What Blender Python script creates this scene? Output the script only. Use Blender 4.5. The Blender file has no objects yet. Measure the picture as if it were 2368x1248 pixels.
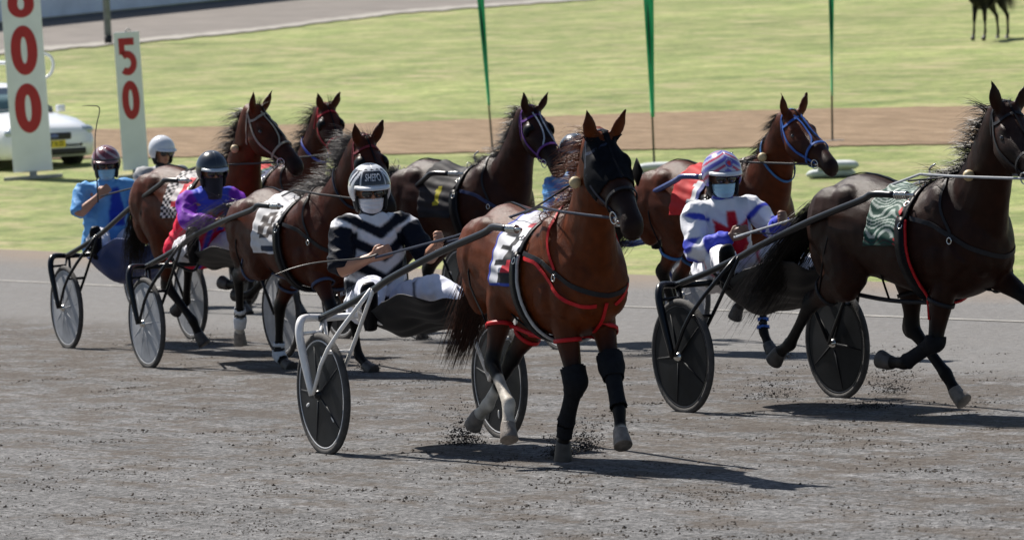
import bpy, math, random
import numpy as np
from mathutils import Vector, Matrix, noise
from mathutils.bvhtree import BVHTree
random.seed(7); rng = np.random.default_rng(7)
R = math.radians
C = bpy.context.scene.collection
sc = bpy.context.scene

# ------------------------------------------------------------------ camera, sky, sun
F = 11000.0; CX = 1184.0; CY = 624.0; RHO = math.atan(.052); TH = math.atan(464/F); CAMZ = 2.15
_r0 = np.array([1., 0, 0]); _f0 = np.array([0, math.cos(TH), -math.sin(TH)]); _u0 = np.array([0, math.sin(TH), math.cos(TH)])
RT = math.cos(RHO)*_r0 - math.sin(RHO)*_u0; UP = math.sin(RHO)*_r0 + math.cos(RHO)*_u0
cam = bpy.data.cameras.new('camera'); camo = bpy.data.objects.new('camera', cam); C.objects.link(camo)
cam.sensor_width = 36; cam.lens = F/2368*36; cam.clip_start = .5; cam.clip_end = 3000
camo.matrix_world = Matrix(((RT[0], UP[0], -_f0[0], 0), (RT[1], UP[1], -_f0[1], 0), (RT[2], UP[2], -_f0[2], CAMZ), (0, 0, 0, 1)))
cam.dof.use_dof = True; cam.dof.focus_distance = 27.3; cam.dof.aperture_fstop = 7.0
sc.camera = camo
SUN_EL = R(50); SUNV = Vector((-.50, .72, 1.05)).normalized()
w = bpy.data.worlds.new('World'); sc.world = w; w.use_nodes = True
sky = w.node_tree.nodes.new('ShaderNodeTexSky'); sky.sky_type = 'NISHITA'; sky.sun_disc = False
sky.sun_elevation = math.asin(SUNV.z); sky.sun_rotation = math.atan2(SUNV.x, SUNV.y)
bg = w.node_tree.nodes['Background']; bg.inputs[1].default_value = .05
w.node_tree.links.new(sky.outputs[0], bg.inputs[0])
sl = bpy.data.lights.new('sun', 'SUN'); sl.energy = 4.9; sl.angle = R(.5); sl.color = (1, .94, .86)
so = bpy.data.objects.new('sun', sl); C.objects.link(so); so.rotation_euler = SUNV.to_track_quat('Z', 'Y').to_euler()
sc.view_settings.view_transform = 'Standard'; sc.view_settings.look = 'None'; sc.view_settings.exposure = 0.72; sc.view_settings.gamma = 1

# ------------------------------------------------------------------ helpers
def V(*a): return np.array(a, float)
def nrm(v):
    v = np.asarray(v, float); return v/(np.linalg.norm(v)+1e-12)
def zter(y):
    t = (y-62.3)/4.9
    return .2*(math.log1p(math.exp(t)) if t < 30 else t)
def gp(px, py):
    d = _f0*F + RT*(px-CX) - UP*(py-CY); d = d/d[1]; lo, hi = 5., 500.
    for _ in range(50):
        m = (lo+hi)/2
        if CAMZ+d[2]*m > zter(m): lo = m
        else: hi = m
    return V(d[0]*m, m, zter(m))
def place(p, X, Y, a, k=1, z=0):
    a = R(a); h = V(math.sin(a), -math.cos(a), 0); l = V(math.cos(a), math.sin(a), 0)
    return V(X, Y, z) + k*(p[0]*h + p[1]*l + V(0, 0, p[2]))
def unplace(q, X, Y, a, k=1, z=0):
    a = R(a); h = V(math.sin(a), -math.cos(a), 0); l = V(math.cos(a), math.sin(a), 0)
    d = (np.asarray(q)-V(X, Y, z))/k
    return V(d@h, d@l, d[2])
def tag(o, label=None, cat=None, group=None, kind=None):
    if label: o['label'] = label
    if cat: o['category'] = cat
    if group: o['group'] = group
    if kind: o['kind'] = kind
    return o
def empty(name, label, cat, group=None, X=0, Y=0, a=0, k=1, z=0):
    o = bpy.data.objects.new(name, None); C.objects.link(o); o.empty_display_size = .2
    o.location = (X, Y, z); o.rotation_euler = (0, 0, R(a-90)); o.scale = (k, k, k)
    return tag(o, label, cat, group)

_mats = {}
def mat(name, col, rough=.6, metal=0, var=.12, vs=12, bump=0, bs=200, attr=False, spec=.5, trans=0, alpha=1, sheen=0, coat=0, stretch=None):
    key = name
    if key in _mats: return _mats[key]
    m = bpy.data.materials.new(name); m.use_nodes = True; nt = m.node_tree; N = nt.nodes; L = nt.links
    b = N['Principled BSDF']; b.inputs['Roughness'].default_value = rough; b.inputs['Metallic'].default_value = metal
    b.inputs['Specular IOR Level'].default_value = spec; b.inputs['Alpha'].default_value = alpha
    b.inputs['Sheen Weight'].default_value = sheen; b.inputs['Coat Weight'].default_value = coat
    b.inputs['Transmission Weight'].default_value = trans
    tc = N.new('ShaderNodeTexCoord'); mp = N.new('ShaderNodeMapping'); L.new(tc.outputs['Object'], mp.inputs[0])
    if stretch: mp.inputs['Scale'].default_value = stretch
    n = N.new('ShaderNodeTexNoise'); n.inputs['Scale'].default_value = vs; n.inputs['Detail'].default_value = 5; L.new(mp.outputs[0], n.inputs[0])
    mr = N.new('ShaderNodeMapRange'); mr.inputs[1].default_value = .3; mr.inputs[2].default_value = .7
    mr.inputs[3].default_value = 1-var; mr.inputs[4].default_value = 1+var; L.new(n.outputs[0], mr.inputs[0])
    mx = N.new('ShaderNodeVectorMath'); mx.operation = 'SCALE'
    if attr:
        at = N.new('ShaderNodeAttribute'); at.attribute_name = 'Col'; L.new(at.outputs['Color'], mx.inputs[0])
    else:
        mx.inputs[0].default_value = col[:3]
    L.new(mr.outputs[0], mx.inputs['Scale']); L.new(mx.outputs[0], b.inputs['Base Color'])
    if bump:
        n2 = N.new('ShaderNodeTexNoise'); n2.inputs['Scale'].default_value = bs; n2.inputs['Detail'].default_value = 4; L.new(mp.outputs[0], n2.inputs[0])
        bp = N.new('ShaderNodeBump'); bp.inputs['Strength'].default_value = min(1, bump); bp.inputs['Distance'].default_value = .01
        L.new(n2.outputs[0], bp.inputs['Height']); L.new(bp.outputs[0], b.inputs['Normal'])
    _mats[key] = m
    return m

def cr(pts, n):
    """Catmull-Rom resampling: n steps per span"""
    P = [np.asarray(p, float) for p in pts]
    if len(P) < 3:
        return [P[0]+(P[-1]-P[0])*i/n for i in range(n+1)]
    Q = [2*P[0]-P[1]]+P+[2*P[-1]-P[-2]]; out = []
    for i in range(1, len(Q)-2):
        a, b, c, d = Q[i-1:i+3]
        for j in range(n):
            t = j/n
            out.append(.5*((2*b)+(c-a)*t+(2*a-5*b+4*c-d)*t*t+(3*b-a-3*c+d)*t**3))
    out.append(P[-1]); return out

class MB:
    def __init__(s): s.v = []; s.f = []; s.c = []
    def ring(s, rings, cap=True):
        n = len(rings[0]); b = len(s.v)
        for r in rings: s.v.extend([tuple(p) for p in r])
        for i in range(len(rings)-1):
            for j in range(n):
                k = (j+1) % n
                s.f.append((b+i*n+j, b+i*n+k, b+(i+1)*n+k, b+(i+1)*n+j))
        if cap:
            s.f.append(tuple(b+j for j in range(n-1, -1, -1))); e = b+(len(rings)-1)*n
            s.f.append(tuple(e+j for j in range(n)))
        return s
    def tube(s, pts, rad, n=10, side=None, sub=1, cap=True):
        """tube; rad = number, list, or list of (a across, b along side axis)"""
        m = len(pts)
        rr = [rad]*m if not hasattr(rad, '__len__') else list(rad)
        rr = [(r, r) if not hasattr(r, '__len__') else tuple(r) for r in rr]
        if sub > 1:
            q = cr([list(p)+list(r) for p, r in zip(pts, rr)], sub)
            pts = [x[:3] for x in q]; rr = [(abs(x[3]), abs(x[4])) for x in q]
        pts = [np.asarray(p, float) for p in pts]; rings = []; sd = None
        for i, p in enumerate(pts):
            t = nrm(pts[min(i+1, len(pts)-1)]-pts[max(i-1, 0)])
            if side is not None: u = np.asarray(side, float)
            else: u = sd if sd is not None else (V(0, 0, 1) if abs(t[2]) < .9 else V(1, 0, 0))
            u = nrm(u-t*(u@t)); sd = u; w_ = np.cross(t, u); a, b = rr[i]
            rings.append([p+u*b*math.cos(2*math.pi*j/n)+w_*a*math.sin(2*math.pi*j/n) for j in range(n)])
        return s.ring(rings, cap)
    def ell(s, c, r, M=None, n=12, m=8):
        c = np.asarray(c, float); rings = []
        for i in range(m+1):
            th = math.pi*(i+.02)/(m+.04); rg = []
            for j in range(n):
                ph = 2*math.pi*j/n
                p = V(r[0]*math.sin(th)*math.cos(ph), r[1]*math.sin(th)*math.sin(ph), r[2]*math.cos(th))
                if M is not None: p = M@p
                rg.append(c+p)
            rings.append(rg)
        return s.ring(rings)
    def box(s, c, h, M=None):
        c = np.asarray(c, float); b = len(s.v)
        for x in (-1, 1):
            for y in (-1, 1):
                for z in (-1, 1):
                    p = V(x*h[0], y*h[1], z*h[2])
                    if M is not None: p = M@p
                    s.v.append(tuple(c+p))
        for f in ((0, 1, 3, 2), (4, 6, 7, 5), (0, 4, 5, 1), (2, 3, 7, 6), (0, 2, 6, 4), (1, 5, 7, 3)): s.f.append(tuple(b+i for i in f))
        return s
    def torus(s, c, Rr, r, ax, n=32, m=8, sx=1):
        c = np.asarray(c, float); ax = nrm(ax); u = nrm(np.cross(ax, V(0, 0, 1) if abs(ax[2]) < .9 else V(1, 0, 0))); w_ = np.cross(ax, u); b = len(s.v)
        for i in range(n):
            a = 2*math.pi*i/n; d = u*math.cos(a)+w_*math.sin(a)
            for j in range(m):
                q = 2*math.pi*j/m
                s.v.append(tuple(c+d*(Rr+r*math.cos(q))+ax*r*sx*math.sin(q)))
        for i in range(n):
            for j in range(m):
                i2 = (i+1) % n; j2 = (j+1) % m
                s.f.append((b+i*m+j, b+i2*m+j, b+i2*m+j2, b+i*m+j2))
        return s
    def grid(s, rows, flip=False):
        b = len(s.v); n = len(rows[0])
        for r in rows: s.v.extend([tuple(p) for p in r])
        for i in range(len(rows)-1):
            for j in range(n-1):
                f = (b+i*n+j, b+i*n+j+1, b+(i+1)*n+j+1, b+(i+1)*n+j)
                s.f.append(f[::-1] if flip else f)
        return s
    def build(s, name, m, parent=None, smooth=True, colfn=None, solid=0, bevel=0, link=True, recalc=True):
        me = bpy.data.meshes.new(name); me.from_pydata(s.v, [], s.f); me.update()
        if recalc:
            import bmesh
            bm = bmesh.new(); bm.from_mesh(me); bmesh.ops.recalc_face_normals(bm, faces=bm.faces); bm.to_mesh(me); bm.free()
        o = bpy.data.objects.new(name, me)
        if m is not None: me.materials.append(m)
        if smooth: me.shade_smooth()
        if colfn is not None: paint(me, colfn)
        if solid:
            d = o.modifiers.new('thickness', 'SOLIDIFY'); d.thickness = solid; d.offset = 0
        if bevel:
            d = o.modifiers.new('bevel', 'BEVEL'); d.width = bevel; d.segments = 2; d.limit_method = 'ANGLE'
        if link: C.objects.link(o); o.parent = parent
        return o
def paint(me, fn, soft=0):
    at = me.color_attributes.new('Col', 'FLOAT_COLOR', 'POINT')
    n = len(me.vertices); co = np.zeros(n*3); me.vertices.foreach_get('co', co); co = co.reshape(-1, 3)
    cl = fn(co); out = np.ones((n, 4)); out[:, :3] = cl
    if soft:
        e = np.zeros(len(me.edges)*2, int); me.edges.foreach_get('vertices', e); e = e.reshape(-1, 2)
        for _ in range(soft):
            acc = out[:, :3].copy()*2; cnt = np.full(n, 2.)
            np.add.at(acc, e[:, 0], out[e[:, 1], :3]); np.add.at(acc, e[:, 1], out[e[:, 0], :3]); np.add.at(cnt, e[:, 0], 1); np.add.at(cnt, e[:, 1], 1)
            out[:, :3] = acc/cnt[:, None]
    at.data.foreach_set('color', out.ravel())
def remesh(mb, name, voxel, smooth=4, lam=.5, mat_=None, parent=None, disp=None, colfn=None):
    o = mb.build(name+'_tmp', None, link=True)
    d = o.modifiers.new('r', 'REMESH'); d.mode = 'VOXEL'; d.voxel_size = voxel; d.use_smooth_shade = True
    if smooth:
        d = o.modifiers.new('s', 'SMOOTH'); d.factor = lam; d.iterations = smooth
    bpy.context.view_layer.update()
    dg = bpy.context.evaluated_depsgraph_get()
    me = bpy.data.meshes.new_from_object(o.evaluated_get(dg)); me.name = name
    old = o.data; bpy.data.objects.remove(o); bpy.data.meshes.remove(old)
    n = len(me.vertices); co = np.zeros(n*3); me.vertices.foreach_get('co', co); co = co.reshape(-1, 3)
    if disp is not None:
        no = np.zeros(n*3); me.vertices.foreach_get('normal', no); no = no.reshape(-1, 3)
        co = disp(co, no); me.vertices.foreach_set('co', co.ravel()); me.update()
    if colfn is not None: paint(me, colfn, 2)
    if mat_ is not None:
        me.materials.clear(); me.materials.append(mat_)
    me.shade_smooth()
    ob = bpy.data.objects.new(name, me); C.objects.link(ob); ob.parent = parent
    return ob
def segdist(co, a, b):
    a = np.asarray(a); b = np.asarray(b); d = b-a; t = np.clip(((co-a)@d)/(d@d+1e-9), 0, 1)
    return np.linalg.norm(co-(a+t[:, None]*d), axis=1), t
def sstep(x, a, b): t = np.clip((x-a)/(b-a), 0, 1); return t*t*(3-2*t)
def nz(co, s, seed=0):
    return np.array([noise.noise(Vector((p[0]*s+seed, p[1]*s, p[2]*s))) for p in co])
DIG = {'0': ['01110','11011','11011','11011','11011','11011','01110'], '1': ['00110','01110','00110','00110','00110','00110','01111'],
 '2': ['01110','11011','00011','00110','01100','11000','11111'], '3': ['11110','00011','00011','01110','00011','00011','11110'],
 '4': ['00110','01110','11010','11010','11111','00010','00010'], '6': ['01110','11000','11110','11011','11011','11011','01110'],
 '8': ['01110','11011','11011','01110','11011','11011','01110'], '9': ['01110','11011','11011','01111','00011','00110','11100'], '5': ['11111','11000','11110','00011','00011','11011','01110'], '7': ['11111','00011','00110','00110','01100','01100','01100']}
def digit(ch, u, v):
    """u, v arrays in 0..1 (v up): inside the numeral?"""
    g = np.array([[int(c) for c in r] for r in DIG[ch]], float)
    i = np.clip((1-v)*7, 0, 6.99).astype(int); j = np.clip(u*5, 0, 4.99).astype(int)
    return (g[i, j] > .5) & (u >= 0) & (u < 1) & (v >= 0) & (v < 1)
def text_mesh(txt, size, extr=.002):
    cu = bpy.data.curves.new('t', 'FONT'); cu.body = txt; cu.size = size; cu.extrude = extr; cu.align_x = 'CENTER'; cu.align_y = 'CENTER'; cu.offset = size*.02
    o = bpy.data.objects.new('t', cu); C.objects.link(o); bpy.context.view_layer.update()
    me = bpy.data.meshes.new_from_object(o.evaluated_get(bpy.context.evaluated_depsgraph_get()))
    bpy.data.objects.remove(o); bpy.data.curves.remove(cu)
    return me
# ------------------------------------------------------------------ ground
def qd(x, y): return (x+6.67)*.877+(y-62.16)*.480
EDGE = V(.480, -.877); NRM = V(.877, .480)

def ground_mat(kind):
    m = bpy.data.materials.new(kind); m.use_nodes = True; nt = m.node_tree; N = nt.nodes; L = nt.links; b = N['Principled BSDF']
    b.inputs['Specular IOR Level'].default_value = .25
    geo = N.new('ShaderNodeNewGeometry')
    mp = N.new('ShaderNodeMapping'); L.new(geo.outputs['Position'], mp.inputs[0]); mp.inputs['Rotation'].default_value = (0, 0, R(61.3))
    def no(scale, det=4, rough=.55, src=None, stretch=None):
        n = N.new('ShaderNodeTexNoise'); n.inputs['Scale'].default_value = scale; n.inputs['Detail'].default_value = det; n.inputs['Roughness'].default_value = rough
        s = mp
        if stretch:
            s = N.new('ShaderNodeMapping'); s.inputs['Scale'].default_value = stretch; L.new(mp.outputs[0], s.inputs[0])
        L.new(s.outputs[0], n.inputs[0]); return n.outputs[0]
    def ramp(src, stops):
        r = N.new('ShaderNodeValToRGB'); e = r.color_ramp.elements
        while len(e) < len(stops): e.new(.5)
        for k, (p, c) in enumerate(stops):
            e[k].position = p; e[k].color = (*c, 1) if hasattr(c, '__len__') else (c, c, c, 1)
        L.new(src, r.inputs[0]); return r.outputs[0]
    def mix(a, bb, fac, mode='MIX'):
        x = N.new('ShaderNodeMix'); x.data_type = 'RGBA'; x.blend_type = mode; 
        if isinstance(fac, float): x.inputs[0].default_value = fac
        else: L.new(fac, x.inputs[0])
        for i, s in ((6, a), (7, bb)):
            if isinstance(s, tuple): x.inputs[i].default_value = (*s, 1)
            else: L.new(s, x.inputs[i])
        return x.outputs[2]
    def math_(op, a, bb):
        x = N.new('ShaderNodeMath'); x.operation = op
        for i, s in ((0, a), (1, bb)):
            if isinstance(s, (int, float)): x.inputs[i].default_value = s
            else: L.new(s, x.inputs[i])
        return x.outputs[0]
    dot = N.new('ShaderNodeVectorMath'); dot.operation = 'DOT_PRODUCT'; L.new(geo.outputs['Position'], dot.inputs[0]); dot.inputs[1].default_value = (.877, .480, 0)
    q = math_('SUBTRACT', dot.outputs['Value'], -6.67*.877+62.16*.480)
    if kind == 'grass':
        c = ramp(no(.6, 9, .78), [(.30, (.100, .152, .040)), (.5, (.228, .275, .088)), (.70, (.42, .405, .19))])
        c2 = ramp(no(4.5, 6, .8), [(.32, .55), (.68, 1.32)]); c = mix(c, c2, 1., 'MULTIPLY')
        c3 = ramp(no(.09, 5, .6), [(.35, .82), (.65, 1.12)]); c = mix(c, c3, 1., 'MULTIPLY')
        c4 = ramp(no(28, 3, .7), [(.25, .5), (.6, 1.15)]); c = mix(c, c4, .7, 'MULTIPLY')
        dry = ramp(no(.8, 5, .7, stretch=(.5, 1.6, 1)), [(.5, 0.), (.68, 1.)]); c = mix(c, (.38, .32, .19), math_('MULTIPLY', dry, .75))
        L.new(c, b.inputs['Base Color']); b.inputs['Roughness'].default_value = .9; h = no(14, 4, .7); bd, bst = .06, .8
    elif kind == 'dirt':
        c = ramp(no(.9, 7, .65, stretch=(1, 4, 1)), [(.3, (.150, .100, .058)), (.6, (.265, .188, .118)), (.8, (.36, .275, .185))])
        c2 = ramp(no(8, 4, .7), [(.3, .8), (.7, 1.1)]); c = mix(c, c2, 1., 'MULTIPLY')
        L.new(c, b.inputs['Base Color']); b.inputs['Roughness'].default_value = .95; h = no(6, 5, .7); bd, bst = .08, .8
    elif kind == 'road':
        c = ramp(no(.35, 7, .6, stretch=(1, 3, 1)), [(.3, (.13, .118, .108)), (.7, (.19, .172, .158))])
        L.new(c, b.inputs['Base Color']); b.inputs['Roughness'].default_value = .9; h = no(12, 4); bd, bst = .02, .5
    else:
        g = ramp(no(36, 5, .82), [(.35, (.021, .0212, .023)), (.49, (.122, .122, .125)), (.65, (.30, .30, .305))])
        g2 = ramp(no(1.1, 5, .6, stretch=(.25, 1.2, 1)), [(.3, .80), (.7, 1.12)]); g = mix(g, g2, 1., 'MULTIPLY')
        g2b = ramp(no(13, 5, .75), [(.3, .58), (.7, 1.28)]); g = mix(g, g2b, 1., 'MULTIPLY')
        g3 = ramp(no(5, 5, .65, stretch=(.10, 2.2, 1)), [(.32, .74), (.68, 1.20)]); g = mix(g, g3, 1., 'MULTIPLY')
        ru = ramp(no(2.2, 3, .5, stretch=(.015, 4., 1)), [(.485, 1.), (.5, .70), (.515, 1.)]); g = mix(g, ru, .8, 'MULTIPLY')
        # brown churned streaks, commoner towards the inner running line
        far = N.new('ShaderNodeMapRange'); L.new(q, far.inputs[0]); far.inputs[1].default_value = -17.; far.inputs[2].default_value = -8.; far.inputs[3].default_value = .0; far.inputs[4].default_value = .15
        st = math_('ADD', no(2.6, 8, .72, stretch=(.55, 1.0, 1)), far.outputs[0])
        sm = ramp(st, [(.565, 0.), (.66, 1.)]); sm = math_('MULTIPLY', sm, math_('ADD', .12, no(20, 3, .7)))
        g = mix(g, (.066, .049, .035), sm)
        # swept light surface near the grass, tan at the very edge
        ed = N.new('ShaderNodeMapRange'); L.new(math_('ADD', q, math_('MULTIPLY', no(.7, 4), .8)), ed.inputs[0]); ed.inputs[1].default_value = -6.6; ed.inputs[2].default_value = -5.6
        g = mix(g, mix((.175, .173, .172), g2b, .6, 'MULTIPLY'), math_('MULTIPLY', ed.outputs[0], .85))
        e2 = N.new('ShaderNodeMapRange'); L.new(math_('ADD', q, math_('MULTIPLY', no(.9, 5), 1.2)), e2.inputs[0]); e2.inputs[1].default_value = -1.2; e2.inputs[2].default_value = .3
        g = mix(g, (.22, .175, .135), math_('MULTIPLY', e2.outputs[0], .8))
        L.new(g, b.inputs['Base Color']); b.inputs['Roughness'].default_value = .92
        h = math_('ADD', math_('MULTIPLY', no(60, 3, .7), .35), math_('MULTIPLY', no(9, 5, .65), .9)); bd, bst = .035, 1.
    bp = N.new('ShaderNodeBump'); bp.inputs['Strength'].default_value = bst; bp.inputs['Distance'].default_value = bd
    L.new(h, bp.inputs['Height']); L.new(bp.outputs[0], b.inputs['Normal'])
    return m
G = {k: ground_mat(k) for k in ('grass', 'dirt', 'road', 'gravel')}

rows = []
ys = [2.0]+[float(y) for y in np.arange(6, 260, 1.5)]+[300, 500, 900, 1500]
for y in ys:
    z = zter(y) if y < 300 else zter(300)+(y-300)*.004
    rows.append([(x, y, z) for x in (-700, -200, -80, -40, -20, -10, 0, 10, 20, 40, 80, 200, 700)])
tag(MB().grid(rows).build('lawn', G['grass'], recalc=False), 'mottled yellow green grass of the infield', 'lawn', kind='structure')
# racing track: everything on the near side of the inner edge line
def strip(q0, q1, name, m, lift, t0=-60, t1=60, label=None, cat=None):
    rows = []
    for t in np.arange(t0, t1+.1, 1.5):
        base = V(-6.67, 62.16)+EDGE*t; r = []
        for q in np.linspace(q0, q1, max(2, int(abs(q1-q0)/4)+2)):
            jit = (.10*math.sin(t*1.3)+.16*noise.noise(Vector((t*.5, 3, 0)))) if (name == 'racing_track' and q == q1) else 0
            p = base+NRM*(q+jit)
            r.append((p[0], p[1], zter(p[1])+lift))
        rows.append(r)
    return tag(MB().grid(rows).build(name, m, recalc=False), label, cat, kind='structure')
strip(-75, 0, 'racing_track', G['gravel'], .012, label='grey crusher dust racing track with brown scuffs', cat='track')
# painted line: measured distance inside the grass edge
pa = gp(80, 645); pb = gp(2368, 762); ql = (qd(pa[0], pa[1])+qd(pb[0], pb[1]))/2
wl = mat('line_paint', (.30, .29, .27), .9, var=.4, vs=3)
strip(ql-.035, ql+.035, 'painted_line', wl, .018, label='faded white line painted along the inner track', cat='line')
def band(lo, hi, name, m, lift, label, cat):
    xs = np.linspace(lo[0][0], lo[-1][0], 260); rows = []
    yl = np.interp(xs, [p[0] for p in lo], [p[1] for p in lo]); yh = np.interp(xs, [p[0] for p in hi], [p[1] for p in hi])
    for x, a, b_ in zip(xs, yl, yh):
        a += 2.2*noise.noise(Vector((x*.02, 1, lift*50)))+1.5*noise.noise(Vector((x*.07, 5, lift*50))); b_ += 2.0*noise.noise(Vector((x*.02, 9, lift*50)))+1.2*noise.noise(Vector((x*.08, 3, lift*50)))
        r = []
        for t in np.linspace(0, 1, 24):
            g = gp(x, a+(b_-a)*t); r.append((g[0], g[1], g[2]+lift))
        rows.append(r)
    return tag(MB().grid(rows).build(name, m, recalc=False), label, cat, kind='structure')
band([(-900, 400), (200, 368), (900, 358), (1480, 348), (1970, 339), (3200, 322)], [(-900, 320), (200, 301), (900, 285), (1480, 263), (1970, 252), (3200, 230)], 'dirt_track', G['dirt'], .02, 'brown bare earth training track across the infield', 'track')
band([(-900, 190), (90, 118), (330, 97), (600, 71), (900, 33), (1250, 6), (2000, -40)], [(-900, 120), (90, 40), (330, 20), (600, -4), (900, -30), (1250, -50), (2000, -70)], 'gravel_road', G['road'], .03, 'grey gravel road curving behind the infield grass', 'road')
band([(-900, 196), (90, 121), (330, 100), (600, 74), (900, 36), (1250, 9), (2000, -37)], [(-900, 191), (90, 112), (330, 92), (600, 66), (900, 28), (1250, 3), (2000, -41)], 'road_edging', mat('pale_edging', (.26, .245, .22), .9, var=.3, vs=2), .045, 'pale edging strip between gravel road and grass', 'edging')

# loose clods lying on the track and clumps of grit
def rock(mb, p, s):
    b = len(mb.v); q = [(1, 0, 0), (0, 1, 0), (-1, 0, 0), (0, -1, 0), (0, 0, 1), (0, 0, -1)]
    for d in q:
        j = .6+.8*random.random(); mb.v.append((p[0]+d[0]*s*j, p[1]+d[1]*s*j, p[2]+d[2]*s*j*.8))
    for f in ((0, 1, 4), (1, 2, 4), (2, 3, 4), (3, 0, 4), (1, 0, 5), (2, 1, 5), (3, 2, 5), (0, 3, 5)): mb.f.append(tuple(b+i for i in f))
mb = MB()
for k in range(520):
    px = random.uniform(-60, 2430); py = 700+600*random.random()**1.1
    g = gp(px, py); L_ = random.uniform(.05, .15)
    for i in range(int(random.uniform(12, 55))):
        x = g[0]+random.gauss(0, L_*1.3); y = g[1]+random.gauss(0, L_*.9)
        if qd(x, y) > -5: continue
        s = min(.011, abs(random.gauss(0, .0030))+.0012); rock(mb, (x, y, .012+s*.3), s)
for k in range(500):
    g = gp(random.uniform(-60, 2430), random.uniform(700, 1300)); s = min(.009, abs(random.gauss(0, .0025))+.001)
    if qd(g[0], g[1]) < -4: rock(mb, (g[0], g[1], .012+s*.3), s)
tag(mb.build('loose_clods', mat('clod', (.055, .043, .034), .95, var=.4, vs=30), smooth=False, recalc=False), 'small dark clods scattered over the track', 'clods', kind='stuff')

def spray(px, py, n, wx, h, label, D=None, X=None, sc_=1., dense=.5):
    g = gp(px, py); mb = MB()
    for i in range(int(n*1.9)):
        if random.random() < dense:
            r = abs(random.gauss(0, .25)); x = g[0]+random.gauss(0, wx*.28); z = abs(random.gauss(0, h*.18))
        else:
            t = random.random(); x = g[0]+random.gauss(0, wx*.25)+t*wx*random.uniform(-1, 1)*.9; z = h*t*random.random()**.7
        y = g[1]+random.gauss(0, .08)
        rock(mb, (x, y, .02+z), max(.0012, abs(random.gauss(0, .0029)))*sc_)
    return tag(mb.build('kicked_up_dirt', mat('dark_grit', (.03, .026, .024), .95, var=.3, vs=30), smooth=False, recalc=False), label, 'dirt spray', 'dirt kicked up by hooves', kind='stuff')
spray(1075, 1032, 900, .20, .30, 'dirt thrown up beside the lead horse hind hooves')
spray(1300, 1062, 1100, .12, .16, 'dark dirt heaped round the planted front hoof of the lead horse', dense=.8)
spray(1355, 1050, 700, .15, .28, 'fan of dirt flying between the lead horse front hooves')
spray(2060, 915, 500, .22, .24, 'dirt spray behind the right sulky wheel', dense=.3)
spray(2010, 950, 300, .25, .08, 'low dirt spray beside the shadow of the right horse', dense=.5)
spray(1790, 925, 420, .3, .26, 'dirt spray under the red and white driver horse hind hoof', dense=.25)
spray(975, 790, 350, .22, .18, 'dirt spray below the apron behind the lead horse tail', dense=.4)
spray(470, 800, 260, .2, .2, 'dirt spray at the planted hoof beside the purple driver wheel', dense=.5)
spray(850, 858, 260, .16, .1, 'dirt spray at the front hoof behind the white fork', dense=.7)
spray(1810, 835, 260, .12, .12, 'dirt spray round the trailing hoof left of the right sulky wheel', dense=.7)

# ------------------------------------------------------------------ background structures
white = mat('white_paint', (.88, .91, .97), .35, var=.05, vs=3)
red = mat('sign_red', (.46, .025, .03), .45, var=.08, vs=5)
grey = mat('galvanised', (.33, .34, .35), .5, var=.15, vs=8, metal=.3)
concrete = mat('concrete', (.40, .39, .36), .9, var=.2, vs=10, bump=.4, bs=60)
def tocam(o, g, yaw=0, lean=0):
    o.location = tuple(g); o.rotation_euler = (0, lean, yaw)
def zero_mesh(cx, cz, w_, h_, hw, hh, th=.004, n=40):
    mb = MB(); o = []; i_ = []
    for k in range(n):
        a = 2*math.pi*k/n; o.append((cx+w_/2*math.cos(a), cz+h_/2*math.copysign(abs(math.sin(a))**.9, math.sin(a)))); i_.append((cx+hw/2*math.cos(a), cz+hh/2*math.copysign(abs(math.sin(a))**.85, math.sin(a))))
    b = 0
    for y in (-.0, -th):
        for p in o: mb.v.append((p[0], y, p[1]))
        for p in i_: mb.v.append((p[0], y, p[1]))
    for k in range(n):
        j = (k+1) % n
        mb.f.append((2*n+k, 2*n+j, 3*n+j, 3*n+k)); mb.f.append((k, j, 2*n+j, 2*n+k)); mb.f.append((n+k, 3*n+k, 3*n+j, n+j))
    return mb
def poly_mesh(pts, th=.004):
    mb = MB(); n = len(pts)
    for y in (0, -th):
        for p in pts: mb.v.append((p[0], y, p[1]))
    mb.f.append(tuple(range(n, 2*n)))
    for k in range(n):
        j = (k+1) % n; mb.f.append((k, j, n+j, n+k))
    return mb
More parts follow.
